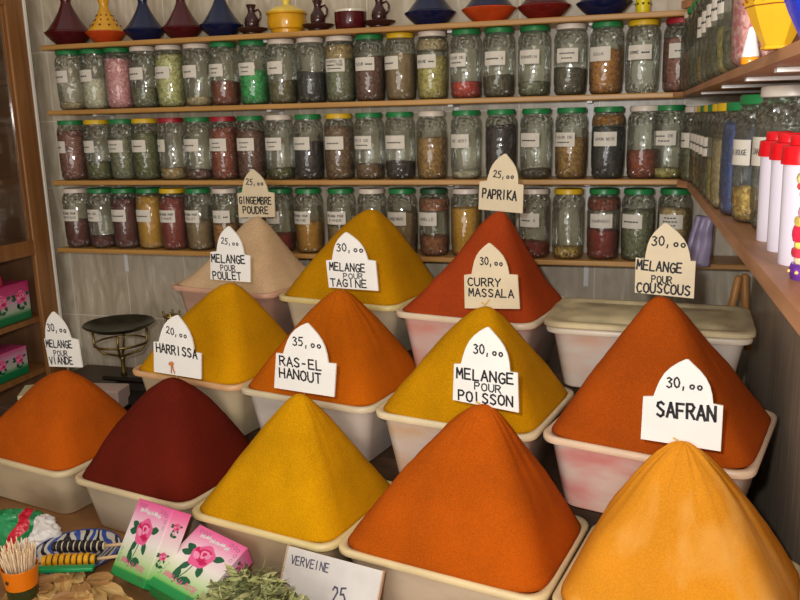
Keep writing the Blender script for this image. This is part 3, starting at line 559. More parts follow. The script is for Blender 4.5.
rows = [  # key, u of left side, n of front, W, D, H, base z, apex, spice colour, rounding, concavity, plastic, rim, stain, tub text, heap text
 ('viande', -1.733, 1.0785, .335, .290, .12, Z_FRONT, (-1.257, 1.521, 1.047), (172, 78, 8), .36, -.02, (222, 204, 170), CREAM, None, 'cream tub at the left edge holding orange spice', 'orange brown rounded heap at the left edge under the VIANDE sign'),
 ('harrissa', -1.378, 1.0785, .328, .290, .12, Z_FRONT, (-.914, 1.435, 1.080), (94, 24, 10), .34, -.03, (218, 200, 172), CREAM, None, 'cream tub holding the dark red heap', 'dark maroon red heap under the HARRISSA sign'),
 ('yellow', -1.040, 1.067, .332, .290, .12, Z_FRONT, (-.588, 1.354, 1.095), (196, 138, 0), .20, .04, (232, 208, 166), (220, 200, 144), None, 'cream tub behind the rose boxes holding bright yellow spice', 'bright yellow heap in the front row under the RAS-EL HANOUT sign'),
 ('orange', -.7095, 1.076, .386, .300, .12, Z_FRONT, (-.223, 1.286, 1.127), (176, 80, 6), .20, .0, (232, 214, 186), (220, 198, 152), None, 'cream tub behind the VERVEINE card holding orange spice', 'orange heap front centre under the POISSON sign'),
 ('safran', -.318, 1.076, .350, .300, .12, Z_FRONT, (.096, 1.218, 1.116), (216, 140, 34), .22, -.05, (232, 214, 186), (220, 198, 152), None, 'cream tub at lower right holding pale saffron powder', 'pale golden streaked heap at lower right under the SAFRAN sign'),
 ('poulet', -1.402, 1.289, .325, .300, .14, Z_MID, (-.872, 1.641, 1.246), (192, 134, 0), .30, .0, (214, 196, 160), (208, 164, 118), None, 'tub behind the HARRISSA sign holding mustard yellow spice', 'mustard yellow heap under the POULET sign'),
 ('ras', -1.080, 1.287, .333, .300, .14, Z_MID, (-.582, 1.580, 1.254), (178, 88, 4), .26, .02, GREYW, (206, 192, 160), None, 'pale tub in the middle row holding orange brown spice', 'orange brown heap in the middle row under the TAGINE sign'),
 ('poisson', -.743, 1.282, .330, .300, .14, Z_MID, (-.257, 1.503, 1.247), (190, 132, 0), .24, .0, (228, 222, 212), (224, 208, 170), (222, 194, 160), 'pale tub in the middle row holding ochre yellow spice', 'ochre yellow heap in the middle row under the CURRY MASSALA sign'),
 ('couscous', -.400, 1.291, .358, .325, .14, Z_MID, (.062, 1.446, 1.291), (164, 72, 10), .17, .04, (228, 210, 196), (222, 194, 164), (222, 150, 144), 'pink stained tub by the right wall in the middle row', 'rust orange heap by the right wall under the COUSCOUS sign'),
 ('gingembre', -1.478, 1.520, .325, .270, .14, Z_BACK, (-.915, 1.892, 1.370), (200, 168, 130), .16, .16, (210, 170, 148), (206, 160, 134), None, 'pinkish tub at the back left holding beige ginger powder', 'pale beige heap at the back under the GINGEMBRE POUDRE sign'),
 ('tagine', -1.139, 1.520, .330, .290, .14, Z_BACK, (-.588, 1.827, 1.398), (180, 124, 0), .34, .02, (218, 204, 172), (208, 190, 130), None, 'cream tub in the back row holding mustard spice', 'ochre heap with a broad rounded top in the back row'),
 ('paprika', -.800, 1.482, .318, .290, .14, Z_BACK, (-.259, 1.706, 1.409), (158, 60, 20), .15, .14, (224, 206, 196), (216, 196, 168), (220, 160, 146), 'pale tub in the back row holding brick red paprika', 'brick red heap in the back row under the PAPRIKA sign'),
]
APEX = {}
for i, (k, u0, n0, W, D, H, zb, ap, rgb, e, cc, pl, rim, st, tl, hl) in enumerate(rows):
    RZ = TH-math.radians(3.5) if k == 'couscous' else TH
    c = un(u0+W/2-.009, n0+D/2); APEX[k] = ap
    tub(c, W, D, H, zb+.0002, tub_mat(pl, st), mat('tub_rim_plastic', rim, .35, sss=.2, n_scale=8, n_amt=.05), tl, RZ)
    pm = powder('ground_%s_powder' % ('spice_%s' % k), rgb, .10 if k != 'safran' else .06, (224, 160, 74) if k == 'safran' else None)
    heap(c, W, D, zb+H, ap, pm, hl, e, cc, H, seed=i*3.7, rz=RZ, ridge=3 if k == 'safran' else 1.4 if k in ('orange', 'yellow', 'ras') else .4)
# lidded storage box at the back right
t = tub(un(-.300, 1.652), .388, .232, .132, Z_BACK+.0002, tub_mat((228, 220, 208), (224, 190, 166)), mat('tub_rim_plastic', (212, 200, 180), .35, sss=.2, n_scale=8, n_amt=.05), 'pale storage box closed with a dusty lid by the right wall', math.radians(-4), None)
t.name = 'lidded_storage_box'; t['category'] = 'box'
bm = bmesh.new(); a, b = .198, .120
loft(bm, [(rrect(a-.002, b-.002, .030), .1325), (rrect(a, b, .032), .1345), (rrect(a, b, .032), .1415), (rrect(a-.003, b-.003, .03), .1437), (rrect(a-.016, b-.016, .03), .1437), (rrect(a-.020, b-.020, .036), .1395), (rrect(a-.045, b-.04, .03), .1400), (rrect(a-.048, b-.043, .03), .1425), (rrect(.03, .02, .01), .1430)])
obj_sharp('lid', bm, grain('dusty_lid_plastic', (176, 160, 116), (206, 192, 150), 30, .5, .05) if False else mat('dusty_lid_plastic', (192, 176, 138), .45, n_scale=14, n_amt=.14), t, ang=40)
# hand written price signs planted in the tops of the heaps
SIGNS = [
    ('gingembre', 'gingembre', [(-0.0676, -0.0095), (0.0486, -0.0039), (0.0498, 0.0572), (0.0311, 0.0593), (-0.0136, 0.117), (-0.0523, 0.0566), (-0.0673, 0.0532)],
     [('25,oo', (-0.036, 0.0773), (0.0213, 0.0756), 0.0179), ('GINGEMBRE', (-0.0626, 0.0276), (0.0433, 0.0279), 0.0208), ('POUDRE', (-0.0519, 0.0023), (0.0322, 0.0038), 0.0209)]),
    ('poulet', 'poulet', [(-0.066, -0.0001), (0.051, 0.0013), (0.0547, 0.0624), (0.0379, 0.0649), (-0.0011, 0.1283), (-0.0417, 0.0674), (-0.0597, 0.0653)],
     [('25,oo', (-0.0249, 0.087), (0.0269, 0.0838), 0.0162), ('MELANGE', (-0.0575, 0.0418), (0.0433, 0.0434), 0.0214), ('POUR', (-0.0322, 0.0257), (0.0135, 0.0271), 0.015), ('POULET', (-0.0568, 0.0015), (0.029, 0.0053), 0.0204)]),
    ('tagine', 'ras', [(-0.0336, -0.0026), (0.0887, -0.0007), (0.0837, 0.0625), (0.0658, 0.0635), (0.0146, 0.12), (-0.023, 0.0582), (-0.0383, 0.0562)],
     [('30,oo', (-0.0095, 0.0784), (0.0591, 0.079), 0.0193), ('MELANGE', (-0.0292, 0.0361), (0.0612, 0.0367), 0.0196), ('POUR', (0.0054, 0.0221), (0.0557, 0.0246), 0.0131), ('TAGINE', (-0.0284, 0.0011), (0.0651, 0.0039), 0.0187)]),
    ('paprika', 'paprika', [(-0.0535, -0.0009), (0.0463, -0.0064), (0.0479, 0.053), (0.036, 0.0549), (0.0067, 0.1184), (-0.0344, 0.0608), (-0.0511, 0.0584)],
     [('25,oo', (-0.0191, 0.0688), (0.0286, 0.0652), 0.0169), ('PAPRIKA', (-0.0442, 0.0247), (0.035, 0.0203), 0.0225)]),
    ('curry', 'poisson', [(-0.0462, -0.0115), (0.0675, -0.0028), (0.0622, 0.0628), (0.0455, 0.063), (0.0048, 0.1215), (-0.0316, 0.0583), (-0.0473, 0.0552)],
     [('30,oo', (-0.0137, 0.0782), (0.0353, 0.0783), 0.0175), ('CURRY', (-0.0389, 0.0349), (0.0323, 0.0373), 0.0179), ('MASSALA', (-0.0369, 0.0141), (0.0583, 0.0179), 0.018)]),
    ('ras', 'yellow', [(-0.0674, -0.0008), (0.0711, 0.0001), (0.0786, 0.0662), (0.061, 0.0656), (0.0177, 0.1387), (-0.0416, 0.0714), (-0.0577, 0.0712)],
     [('35,oo', (-0.017, 0.0921), (0.0509, 0.0919), 0.0199), ('RAS-EL', (-0.0502, 0.0483), (0.0509, 0.049), 0.0213), ('HANOUT', (-0.0519, 0.0238), (0.0473, 0.0229), 0.0224)]),
    ('poisson', 'orange', [(-0.0602, -0.0055), (0.0608, -0.0105), (0.058, 0.0587), (0.0447, 0.0591), (0.0046, 0.1329), (-0.0445, 0.062), (-0.0573, 0.0604)],
     [('30,oo', (-0.0208, 0.0844), (0.0353, 0.084), 0.0194), ('MELANGE', (-0.0522, 0.0358), (0.055, 0.0377), 0.0217), ('POUR', (-0.0187, 0.0222), (0.0321, 0.0213), 0.0153), ('POISSON', (-0.0488, -0.0038), (0.0536, -0.0013), 0.021)]),
    ('couscous', 'couscous', [(-0.0455, -0.0001), (0.0547, -0.0028), (0.0543, 0.0629), (0.0462, 0.0624), (0.0018, 0.127), (-0.0307, 0.0613), (-0.0463, 0.0631)],
     [('30,oo', (-0.0199, 0.0868), (0.0401, 0.0855), 0.0192), ('MELANGE', (-0.0437, 0.0426), (0.0351, 0.0399), 0.0197), ('POUR', (-0.017, 0.0229), (0.0194, 0.0228), 0.0143), ('COUSCOUS', (-0.0421, 0.002), (0.0511, 0.0022), 0.0199)]),
    ('safran', 'safran', [(-0.0645, -0.012), (0.053, -0.0119), (0.0521, 0.0601), (0.0381, 0.0612), (-0.0023, 0.1262), (-0.0487, 0.0605), (-0.0637, 0.0583)],
     [('30,oo', (-0.0295, 0.0785), (0.025, 0.0805), 0.019), ('SAFRAN', (-0.0421, 0.0305), (0.0467, 0.0341), 0.0275)]),
    ('harrissa', 'harrissa', [(-0.0599, 0.0015), (0.0715, 0.002), (0.0771, 0.0586), (0.0584, 0.059), (0.0194, 0.1356), (-0.0387, 0.071), (-0.0532, 0.0695)],
     [('20,oo', (-0.0135, 0.0935), (0.045, 0.0867), 0.0176), ('HARRISSA', (-0.0465, 0.0491), (0.0692, 0.0463), 0.0225)]),
    ('viande', 'viande', [(-0.0577, -0.001), (0.0546, 0.0106), (0.0508, 0.0767), (0.0267, 0.0781), (-0.0225, 0.1369), (-0.0595, 0.0689), (-0.0643, 0.0667)],
     [('30,oo', (-0.0479, 0.0879), (0.02, 0.0901), 0.021), ('MELANGE', (-0.0583, 0.0477), (0.0328, 0.0543), 0.02), ('POUR', (-0.035, 0.0307), (0.0144, 0.0353), 0.015), ('VIANDE', (-0.053, 0.0063), (0.0299, 0.0153), 0.0202)]),

]
txt = dict(gingembre='GINGEMBRE POUDRE', poulet='MELANGE POUR POULET', tagine='MELANGE POUR TAGINE', paprika='PAPRIKA', curry='CURRY MASSALA', ras='RAS-EL HANOUT', poisson='MELANGE POUR POISSON', couscous='MELANGE POUR COUSCOUS', safran='SAFRAN', harrissa='HARRISSA', viande='MELANGE POUR VIANDE')
CARD = {0: mat('white_card', (236, 234, 228), .6, n_scale=9, n_amt=.03), 1: mat('cream_wooden_card', (214, 198, 166), .6, n_scale=9, n_amt=.05)}
for nm, k, ol, lines in SIGNS:
    ap = Vector(APEX[k]); base = ap + N*.009
    t = thing('price_sign', f"hand lettered sign reading {txt[nm]} {lines[0][0].replace('o','0')}", 'sign', base, TH, 'pointed hand lettered price signs')
    BL, BR, OR, IR, TP, IL, OL = ol
    def arc(p, q, bulge, n=6):      # ogive side
        P = []
        for i in range(1, n):
            s = i/n; x = p[0]+(q[0]-p[0])*s; z = p[1]+(q[1]-p[1])*s; dx, dz = q[0]-p[0], q[1]-p[1]
            b = bulge*math.sin(PI*s)*(1.15-.3*s); P.append((x+dz*b, z-dx*b))
        return P
    poly = [BL, BR, OR, IR] + arc(IR, TP, .13) + [(TP[0]+.002, TP[1]-.001), (TP[0]-.002, TP[1]-.001)] + arc(TP, IL, .13) + [IL, OL]
    bm = bmesh.new(); prism(bm, poly, .0035, Matrix.Translation((0, -.00175, 0)))
    obj('card', bm, CARD[1 if nm in ('gingembre', 'paprika', 'curry', 'couscous') else 0], t)
    bm = bmesh.new()
    for s, a, b, h in lines:
        if s == 'POUR': a, b = (a[0], a[1]-.0025), (b[0], b[1]-.0025)
        lettering(bm, s, a, b, h*.84, h*.135 if s[0].isdigit() else h*.155, lambda x, y: (x, -.0021, y))
    obj('lettering', bm, INK, t)
    bm = bmesh.new(); tube(bm, [(0, .0035, -.055), (0, .0035, .03)], .0016, 8); obj('pick', bm, wood('pick_wood', (150, 112, 70), (180, 140, 92)), t)
    if nm == 'harrissa':
        bm = bmesh.new(); lathe(bm, [(.0015, 0), (.005, -.002), (.0055, -.006), (.002, -.008), (.0015, 0)], 12, Matrix.Translation((-.004, -.006, .032)))
        tube(bm, [(-.004, -.005, .026), (-.008, -.004, .006)], .0011, 6); tube(bm, [(-.004, -.005, .026), (.002, -.004, .006)], .0011, 6); obj('orange_bow', bm, mat('orange_string', (196, 110, 40), .6), t)
    if nm in ('curry', 'safran', 'poisson'):
        bm = bmesh.new(); q = 3
        tube(bm, [(-.010, -.004, .004), (-.002, -.006, .0), (.006, -.004, .010)] if nm == 'curry' else [(-.016, -.004, -.001), (-.004, -.006, -.006), (.012, -.004, -.009)], .0012, 6); obj('straw_tie', bm, mat('straw', (214, 170, 80), .6), t)

# ------------------------------------------------------------------ left cabinet
Wc = wood('orange_brown_cabinet_wood', (122, 78, 38), (156, 106, 58), (20, 20, 1.5), .35); Wi = wood('dark_cabinet_interior', (112, 78, 52), (132, 94, 64), (20, 20, 1.5), .5)
cb = thing('wooden_cabinet', 'orange brown wooden display cabinet against the left wall', 'cabinet', (0, 0, 0))
X0, X1, Y0, Y1 = -1.985, -1.678, 1.25, 2.040
bm = bmesh.new(); box(bm, (X0, Y0, .02), (X0+.012, Y1, 2.12)); obj('back_panel', bm, Wi, cb)
for y in (Y0, Y1-.02): bm = bmesh.new(); box(bm, (X0+.0125, y, .02), (X1-.0185, y+.02, 2.12)); obj('side_panel', bm, Wi, cb)
for y in (Y0, Y1-.07): bm = bmesh.new(); box(bm, (X1-.018, y, .0), (X1, y+.07, 2.12), bevel=.004); obj('post', bm, Wc, cb)
for z0, z1, n in ((1.935, 2.0, 'top_rail'), (1.236, 1.281, 'middle_rail')): bm = bmesh.new(); box(bm, (X1-.0175, Y0+.0705, z0), (X1-.001, Y1-.0705, z1), bevel=.003); obj(n, bm, Wc, cb)
bm = bmesh.new(); box(bm, (X1-.016, Y1-.080, 1.2815), (X1-.006, Y1-.0705, 1.9345)); obj('door_frame_strip', bm, Wc, cb)
for z in (.45, .872, 1.032, 1.262, 1.722, 2.10): bm = bmesh.new(); box(bm, (X0+.0125, Y0+.0205, z), (X1-.019, Y1-.0205, z+.014)); obj('shelf', bm, Wi if z > 1.3 else Wc, cb)
bm = bmesh.new(); box(bm, (X1-.012, Y0+.0705, 1.2815), (X1-.009, Y1-.081, 1.9345)); obj('glass_pane', bm, glass_mat('window_glass', (.96, .95, .93), False, .01, .3), cb)
bm = bmesh.new(); box(bm, (X1-.02, Y1+.001, 1.0), (X1+.003, Y1+.009, 2.12)); obj('metal_edge_strip', bm, mat('bright_white_trim', (236, 232, 220), .3), cb)
def grad(name, stops, axis='Z', rough=.35, h=.145):
    m, nt, b = new_mat(name); b.inputs['Roughness'].default_value = rough
    tc = nt.nodes.new('ShaderNodeTexCoord'); s = nt.nodes.new('ShaderNodeSeparateXYZ'); nt.links.new(tc.outputs['Object'], s.inputs[0])
    mr = nt.nodes.new('ShaderNodeMapRange'); mr.inputs['From Max'].default_value = h; nt.links.new(s.outputs[axis], mr.inputs['Value'])
    r = nt.nodes.new('ShaderNodeValToRGB'); e = r.color_ramp.elements; e[0].position = stops[0][0]; e[0].color = lin(stops[0][1]); e[1].position = stops[1][0]; e[1].color = lin(stops[1][1])
    for p, c in stops[2:]: x = e.new(p); x.color = lin(c)
    nt.links.new(mr.outputs[0], r.inputs['Fac']); nt.links.new(r.outputs['Color'], b.inputs['Base Color']); return m
BOXM = grad('printed_rose_box_card', [(0, (24, 128, 62)), (.10, (30, 140, 68)), (.13, (122, 186, 96)), (.30, (196, 214, 166)), (.50, (236, 228, 222)), (.72, (238, 196, 212)), (.88, (236, 128, 176)), (1, (228, 92, 150))])
PK1 = mat('print_pink', (232, 96, 150), .4); PK2 = mat('print_deep_pink', (206, 22, 92), .4); PK3 = mat('print_light_pink', (240, 150, 186), .4); LF = mat('print_leaf_green', (20, 92, 58), .4); WHT = mat('print_white', (244, 234, 236), .4); BLK = mat('print_dark', (90, 40, 70), .4)
def blob(bm, cx, cz, pts, y, s=1, rot=0):
    c, q = math.cos(rot), math.sin(rot); bm.faces.new([bm.verts.new((cx+(x*c-z*q)*s, y, cz+(x*q+z*c)*s)) for x, z in pts])
def circ(r, n=14, ex=1, f=0, k=5): return [((r*(1+f*math.sin(k*2*PI*i/n)))*math.cos(2*PI*i/n)*ex, (r*(1+f*math.sin(k*2*PI*i/n)))*math.sin(2*PI*i/n)) for i in range(n)]
LEAF = [(0, 0), (.2, .22), (.5, .3), (.8, .18), (1, 0), (.8, -.16), (.5, -.26), (.2, -.2)]
def rose_print(parent, cx, cz, s, y=-.0003, stem=True, F=None, rs=1.0):
    """a long-stemmed rose printed on a box face"""
    F = F or (lambda x, y, z: (x, y, z))
    def put(bm, name, m):
        for v in bm.verts: v.co = Vector(F(*v.co))
        obj(name, bm, m, parent)
    bm = bmesh.new()
    for a in (.25, 1.0+PI/2+.3, PI+.1, -PI/2-.5, -PI/2+.55): blob(bm, cx+.30*s*rs*math.cos(a), cz+.26*s*rs*math.sin(a), LEAF, y, s*.36*rs, a)
    if stem:
        p = [(-.02, -.25), (-.06, -.6), (-.2, -1.05)]
        for (x0, z0), (x1, z1) in zip(p, p[1:]): w_ = .018; bm.faces.new([bm.verts.new((cx+a*s, y, cz+b*s)) for a, b in ((x0-w_, z0), (x1-w_, z1), (x1+w_, z1), (x0+w_, z0))])
        blob(bm, cx-.18*s, cz-.95*s, LEAF, y, s*.46, 2.0); blob(bm, cx-.14*s, cz-.90*s, LEAF, y, s*.5, .15)
    put(bm, 'leaf_print', LF)
    s = s*rs
    bm = bmesh.new(); blob(bm, cx, cz, circ(.33, 30, 1.08, .07, 5), y*2, s); put(bm, 'rose_print', PK1)
    bm = bmesh.new(); blob(bm, cx+.02*s, cz+.04*s, circ(.2, 20, 1.0, .1, 3), y*3, s)
    blob(bm, cx-.2*s, cz-.02*s, LEAF, y*3, s*.25, 2.0); blob(bm, cx+.05*s, cz-.19*s, LEAF, y*3, s*.25, .3); put(bm, 'petal_shade_print', PK2)
    bm = bmesh.new(); blob(bm, cx+.03*s, cz+.07*s, circ(.12, 16, 1, .15, 3), y*4, s); blob(bm, cx-.04*s, cz-.1*s, LEAF, y*4, s*.3, 2.6); blob(bm, cx+.14*s, cz-.04*s, LEAF, y*4, s*.2, 1.2); put(bm, 'petal_light_print', PK3)
    bm = bmesh.new(); blob(bm, cx+.03*s, cz+.07*s, circ(.06, 12, 1, .2, 3), y*5, s); put(bm, 'rose_heart_print', PK2)
def rose_box(M, w_, h, d, label):
    t = thing('rose_soap_box', label, 'box', group='pink and green rose boxes'); t.matrix_world = M
    bm = bmesh.new(); box(bm, (0, 0, 0), (w_, d, h), bevel=.0012); obj('carton', bm, BOXM, t)
    rose_print(t, w_*.48, h*.62, h*.44, rs=1.15)
    sd = lambda x, y, z: (w_-y, x, z)
    rose_print(t, d*.5, h*.80, h*.14, F=sd); rose_print(t, d*.35, h*.42, h*.15, F=sd)
    bm = bmesh.new(); lettering(bm, '~~~~~~', (w_*.18, h*.835), (w_*.80, h*.83), h*.10, .0022, lambda x, y: (x, -.0005, y), .4); obj('white_script', bm, WHT, t)
    bm = bmesh.new(); lettering(bm, 'SAVON A LA', (w_*.15, h*.20), (w_*.55, h*.175), h*.06, .0014, lambda x, y: (x, -.0005, y), .4); lettering(bm, 'ROSE', (w_*.60, h*.175), (w_*.86, h*.155), h*.065, .0014, lambda x, y: (x, -.0005, y), .4); obj('pink_script', bm, PK1, t)
    bm = bmesh.new()
    for cx, cz in ((.12, .93), (.20, .93), (.28, .93), (.75, .93), (.84, .92), (.91, .90), (.93, .82), (.93, .74), (.08, .20), (.08, .27), (.08, .34), (.80, .09), (.88, .09)):
        for a in range(10): p = 2*PI*a/10; q = 2*PI*(a+1)/10; r0, r1 = .0030, .0036; bm.faces.new([bm.verts.new((cx*w_+r*math.cos(s), -.0004, cz*h+r*math.sin(s))) for r, s in ((r0, p), (r0, q), (r1, q), (r1, p))])
    obj('scroll_print', bm, BLK, t)
    return t
def mx(R, p): return Matrix(((R[0][0], R[0][1], R[0][2], p[0]), (R[1][0], R[1][1], R[1][2], p[1]), (R[2][0], R[2][1], R[2][2], p[2]), (0, 0, 0, 1)))
rose_box(mx([[0.88297, 0.44214, 0.15774], [-0.44843, 0.69501, 0.56203], [0.13886, -0.56699, 0.81194]], (-.9145, 1.1667, .7775)), .1237, .1442, .0427, 'rose printed box leaning upright against the dark red tub')
rose_box(mx([[0.94864, 0.01563, 0.31598], [-0.29845, 0.37551, 0.87745], [-0.10494, -0.92669, 0.36089]], (-.8088, 1.1208, .8030)), .1237, .1442, .0427, 'rose printed box lying back in front of the other')
# the same kind of packs inside the cabinet
PINKM = grad('printed_flower_pack_card', [(0, (10, 104, 60)), (.18, (20, 120, 70)), (.30, (170, 186, 160)), (.50, (196, 160, 180)), (.72, (196, 60, 120)), (1, (176, 30, 96))], h=.12, rough=.2)
def pack(y, z, L, h, label, x=-1.708):
    t = thing('flower_pack', label, 'box', (x, y, z), PI/2, 'flower packs in the cabinet'); bm = bmesh.new(); box(bm, (0, 0, 0), (L, .08, h), bevel=.003); o = obj('carton', bm, PINKM, t); o.scale = (1, 1, 1)
    rose_print(t, L*.28, h*.62, h*.34, rs=1.5); rose_print(t, L*.76, h*.62, h*.34, rs=1.5)
    return t
pack(1.800, 1.0465, .160, .115, 'pink and green flower pack on the upper open cabinet shelf, right one')
pack(1.630, 1.0465, .160, .115, 'pink and green flower pack on the upper open cabinet shelf, left one')
bm = bmesh.new(); box(bm, (-1.788, 1.66, 1.1625), (-1.708, 1.86, 1.1925), bevel=.003); tag(obj('crimson_packet', bm, mat('crimson_foil', (168, 20, 60), .25)), 'crimson packet lying on top of the flower packs', 'packet')
pack(1.775, .8865, .145, .085, 'pink and green flower pack on the lowest visible cabinet shelf, right one')
pack(1.620, .8865, .145, .085, 'pink and green flower pack on the lowest visible cabinet shelf, left one')
bm = bmesh.new(); box(bm, (-1.82, 1.72, 1.2765), (-1.72, 1.80, 1.34), bevel=.002); tag(obj('white_carton', bm, mat('pale_card', (190, 186, 170), .5)), 'small pale carton behind the cabinet glass', 'box')

# ------------------------------------------------------------------ side stand with the old scale at the left back
sd_ = thing('low_side_stand', 'dark low stand carrying the old balance scale', 'stand', (-1.40, 1.83, 0))
bm = bmesh.new(); box(bm, (-.24, -.12, .02), (.0, .27, .84)); obj('stand_body', bm, Wk, sd_)
bm = bmesh.new(); box(bm, (-.245, -.125, .84), (.005, .275, .86), bevel=.003); obj('stand_top', bm, Wk, sd_)
BR = mat('aged_brass', (150, 128, 74), .35, metal=.85, n_scale=30, n_amt=.2); DK = mat('dark_patinated_metal', (74, 74, 60), .3, metal=.7, n_scale=20, n_amt=.2); IR_ = mat('black_cast_iron', (42, 36, 30), .4, metal=.3)
s = thing('balance_scale', 'old balance scale with a dark shallow pan on a brass bracket', 'scale', (-1.400, 1.87, .8603))
bm = bmesh.new(); lathe(bm, [(0, .186), (.045, .187), (.072, .193), (.093, .205), (.097, .208), (.094, .211), (.071, .199), (.045, .192), (0, .191)], 36, Matrix.Translation((.055, 0, 0))); obj_sharp('pan', bm, DK, s, ang=60)
bm = bmesh.new()
for k in range(4): a = k*PI/2+.5; tube(bm, [(.055+.072*math.cos(a), .072*math.sin(a), .19), (.055+.070*math.cos(a), .070*math.sin(a), .15), (.055+.05*math.cos(a), .05*math.sin(a), .125), (.055, 0, .112)], .0035, 8)
lathe(bm, [(.069, .152), (.073, .150), (.073, .156), (.069, .156), (.069, .152)], 28, Matrix.Translation((.055, 0, 0))); obj('pan_bracket', bm, BR, s, smooth=True)
bm = bmesh.new(); lathe(bm, [(0, .06), (.009, .06), (.006, .07), (.006, .10), (.010, .112), (0, .118)], 16, Matrix.Translation((.055, 0, 0))); obj('stem', bm, BR, s, smooth=True)
bm = bmesh.new(); box(bm, (.0, -.03, .046), (.26, .03, .060), bevel=.006); obj('beam', bm, IR_, s)
bm = bmesh.new(); loft(bm, [(rrect(.155, .075, .03), 0), (rrect(.15, .07, .03), .02), (rrect(.10, .04, .02), .03), (rrect(.05, .025, .01), .0455)]); bmesh.ops.translate(bm, verts=bm.verts, vec=(.10, 0, 0)); obj('base', bm, IR_, s)
bm = bmesh.new()
for k in range(4): a = k*PI/2+.4; tube(bm, [(.222+.012*math.cos(a), .012*math.sin(a), .06), (.222+.020*math.cos(a), .020*math.sin(a), .16), (.222+.016*math.cos(a), .016*math.sin(a), .225), (.222+.022*math.cos(a), .022*math.sin(a), .250)], .003, 8)
lathe(bm, [(0, .232), (.02, .232), (.024, .238), (0, .24)], 16, Matrix.Translation((.222, 0, 0))); obj('weight_bracket', bm, BR, s, smooth=True)
bm = bmesh.new(); box(bm, (-.10, -.035, 0), (.10, .035, .055), bevel=.003); o = obj('pale_case', bm, mat('pink_white_melamine', (196, 170, 158), .35), loc=(-1.385, 1.765, .8603), rz=.15); tag(o, 'long pale pink case lying in front of the scale', 'case')
bm = bmesh.new(); box(bm, (-.02, -.05, 0), (.06, .05, .028), bevel=.002); o = obj('cream_packet', bm, mat('cream_paper', (206, 196, 150), .6), loc=(-1.590, 1.775, .8603), rz=.5); tag(o, 'small cream packet lying left of the tray', 'packet')

# two wooden rods behind the lidded box
for x, y, dx, l in ((.238, 1.93, .030, 'light wooden rod leaning behind the lidded box, left one'), (.272, 1.96, -.014, 'light wooden rod leaning behind the lidded box, right one')):
    bm = bmesh.new(); tube(bm, [(-dx, 0, 0), (0, .0, .10), (dx*.4, 0, .176), (dx*.45, 0, .180)], [.009, .009, .0085, .005], 14); o = obj('wooden_rod', bm, wood('rod_wood', (168, 112, 52), (196, 140, 76), (20, 20, 2)), smooth=True, loc=(x, y, 1.0585)); tag(o, l, 'rod', 'wooden rods')

# ------------------------------------------------------------------ things on the worktop in front
ZW = Z_FRONT+.0003
t = thing('verveine_card', 'white price card reading VERVEINE 25 leaning on the yellow and orange tubs', 'sign')
p0 = un(-.795, .997, ZW); lean = math.atan2(.058, .112)
t.matrix_world = Matrix.Translation(p0) @ Matrix.Rotation(TH, 4, 'Z') @ Matrix.Rotation(-lean, 4, 'X')
cw, chh = .192, .128
bm = bmesh.new(); box(bm, (0, 0, 0), (cw, .003, chh), bevel=.0008); obj('card', bm, mat('worn_white_card', (216, 210, 204), .5, n_scale=14, n_amt=.05), t)
bm = bmesh.new(); lettering(bm, 'VERVEINE', (.012, chh-.028), (.092, chh-.026), .014, .0022, lambda x, y: (x, -.0004, y)); lettering(bm, '25', (.108, chh-.072), (.138, chh-.068), .026, .0032, lambda x, y: (x, -.0004, y)); lettering(bm, ',oo', (.140, chh-.072), (.175, chh-.072), .02, .002, lambda x, y: (x, -.0004, y)); obj('lettering', bm, mat('faded_ink', (84, 76, 100), .6), t)
for x0 in (-.0018, cw-.0005): bm = bmesh.new(); box(bm, (x0, -.0022, 0), (x0+.0023, .0052, chh+.001)); obj('plastic_sleeve_edge', bm, mat('sleeve_plastic', (206, 176, 150), .25), t)
# dried verbena leaves
HB = [grain('dried_verbena_leaf', (96, 104, 56), (168, 172, 110), 30, .8, .2), grain('pale_dried_leaf', (150, 148, 92), (190, 188, 132), 30, .8, .2), grain('dark_dried_leaf', (70, 74, 40), (104, 104, 62), 30, .8, .2)]
bm = bmesh.new(); r2 = random.Random(5); hc_ = un(-.772, .936)
def leafblade(bm, p, d, L, w_, nrm, mi, curl):
    d = d.normalized(); s = d.cross(nrm).normalized(); pr = None
    for i in range(5):
        f = i/4; ww = w_*math.sin(PI*min(.97, f*.9+.06)); q = p+d*L*f+nrm*curl*math.sin(PI*f)*L
        a, b, c = bm.verts.new(q-s*ww), bm.verts.new(q-nrm*ww*.5), bm.verts.new(q+s*ww)
        if pr:
            for x, y, z_, w2 in ((pr[0], pr[1], b, a), (pr[1], pr[2], c, b)): bm.faces.new((x, y, z_, w2)).material_index = mi
        pr = (a, b, c)
for i in range(2800):
    a = r2.uniform(0, 2*PI); rr_ = math.sqrt(r2.random()); hx, hy = rr_*math.cos(a)*.150, rr_*math.sin(a)*.064
    zt = .128*(1-rr_**1.6)*(1+.25*noise.noise(Vector((hx*30, hy*30, 0)))); z = max(.004, zt*(1-r2.random()**2*.6))
    pos = Vector((hc_.x, hc_.y, ZW))+U*hx+N*hy+Vector((0, 0, z)); el = r2.uniform(-.15, .55) if i % 12 else r2.uniform(.5, 1.1); az = r2.uniform(0, 2*PI)
    d = Vector((math.cos(az)*math.cos(el), math.sin(az)*math.cos(el), math.sin(el))); L = r2.uniform(.014, .034)
    if pos.z+d.z*L < ZW+.002: d.z = abs(d.z)
    nr = Vector((r2.uniform(-1, 1), r2.uniform(-1, 1), r2.uniform(.3, 1.5))).normalized(); leafblade(bm, pos, d, L, r2.uniform(.0018, .0042), nr, r2.choice((0, 0, 1, 2)), r2.uniform(-.25, .3))
o = obj('dried_verbena', bm, HB, smooth=True); tag(o, 'heap of grey green dried verbena leaves before the VERVEINE card', 'herb'); o['kind'] = 'stuff'
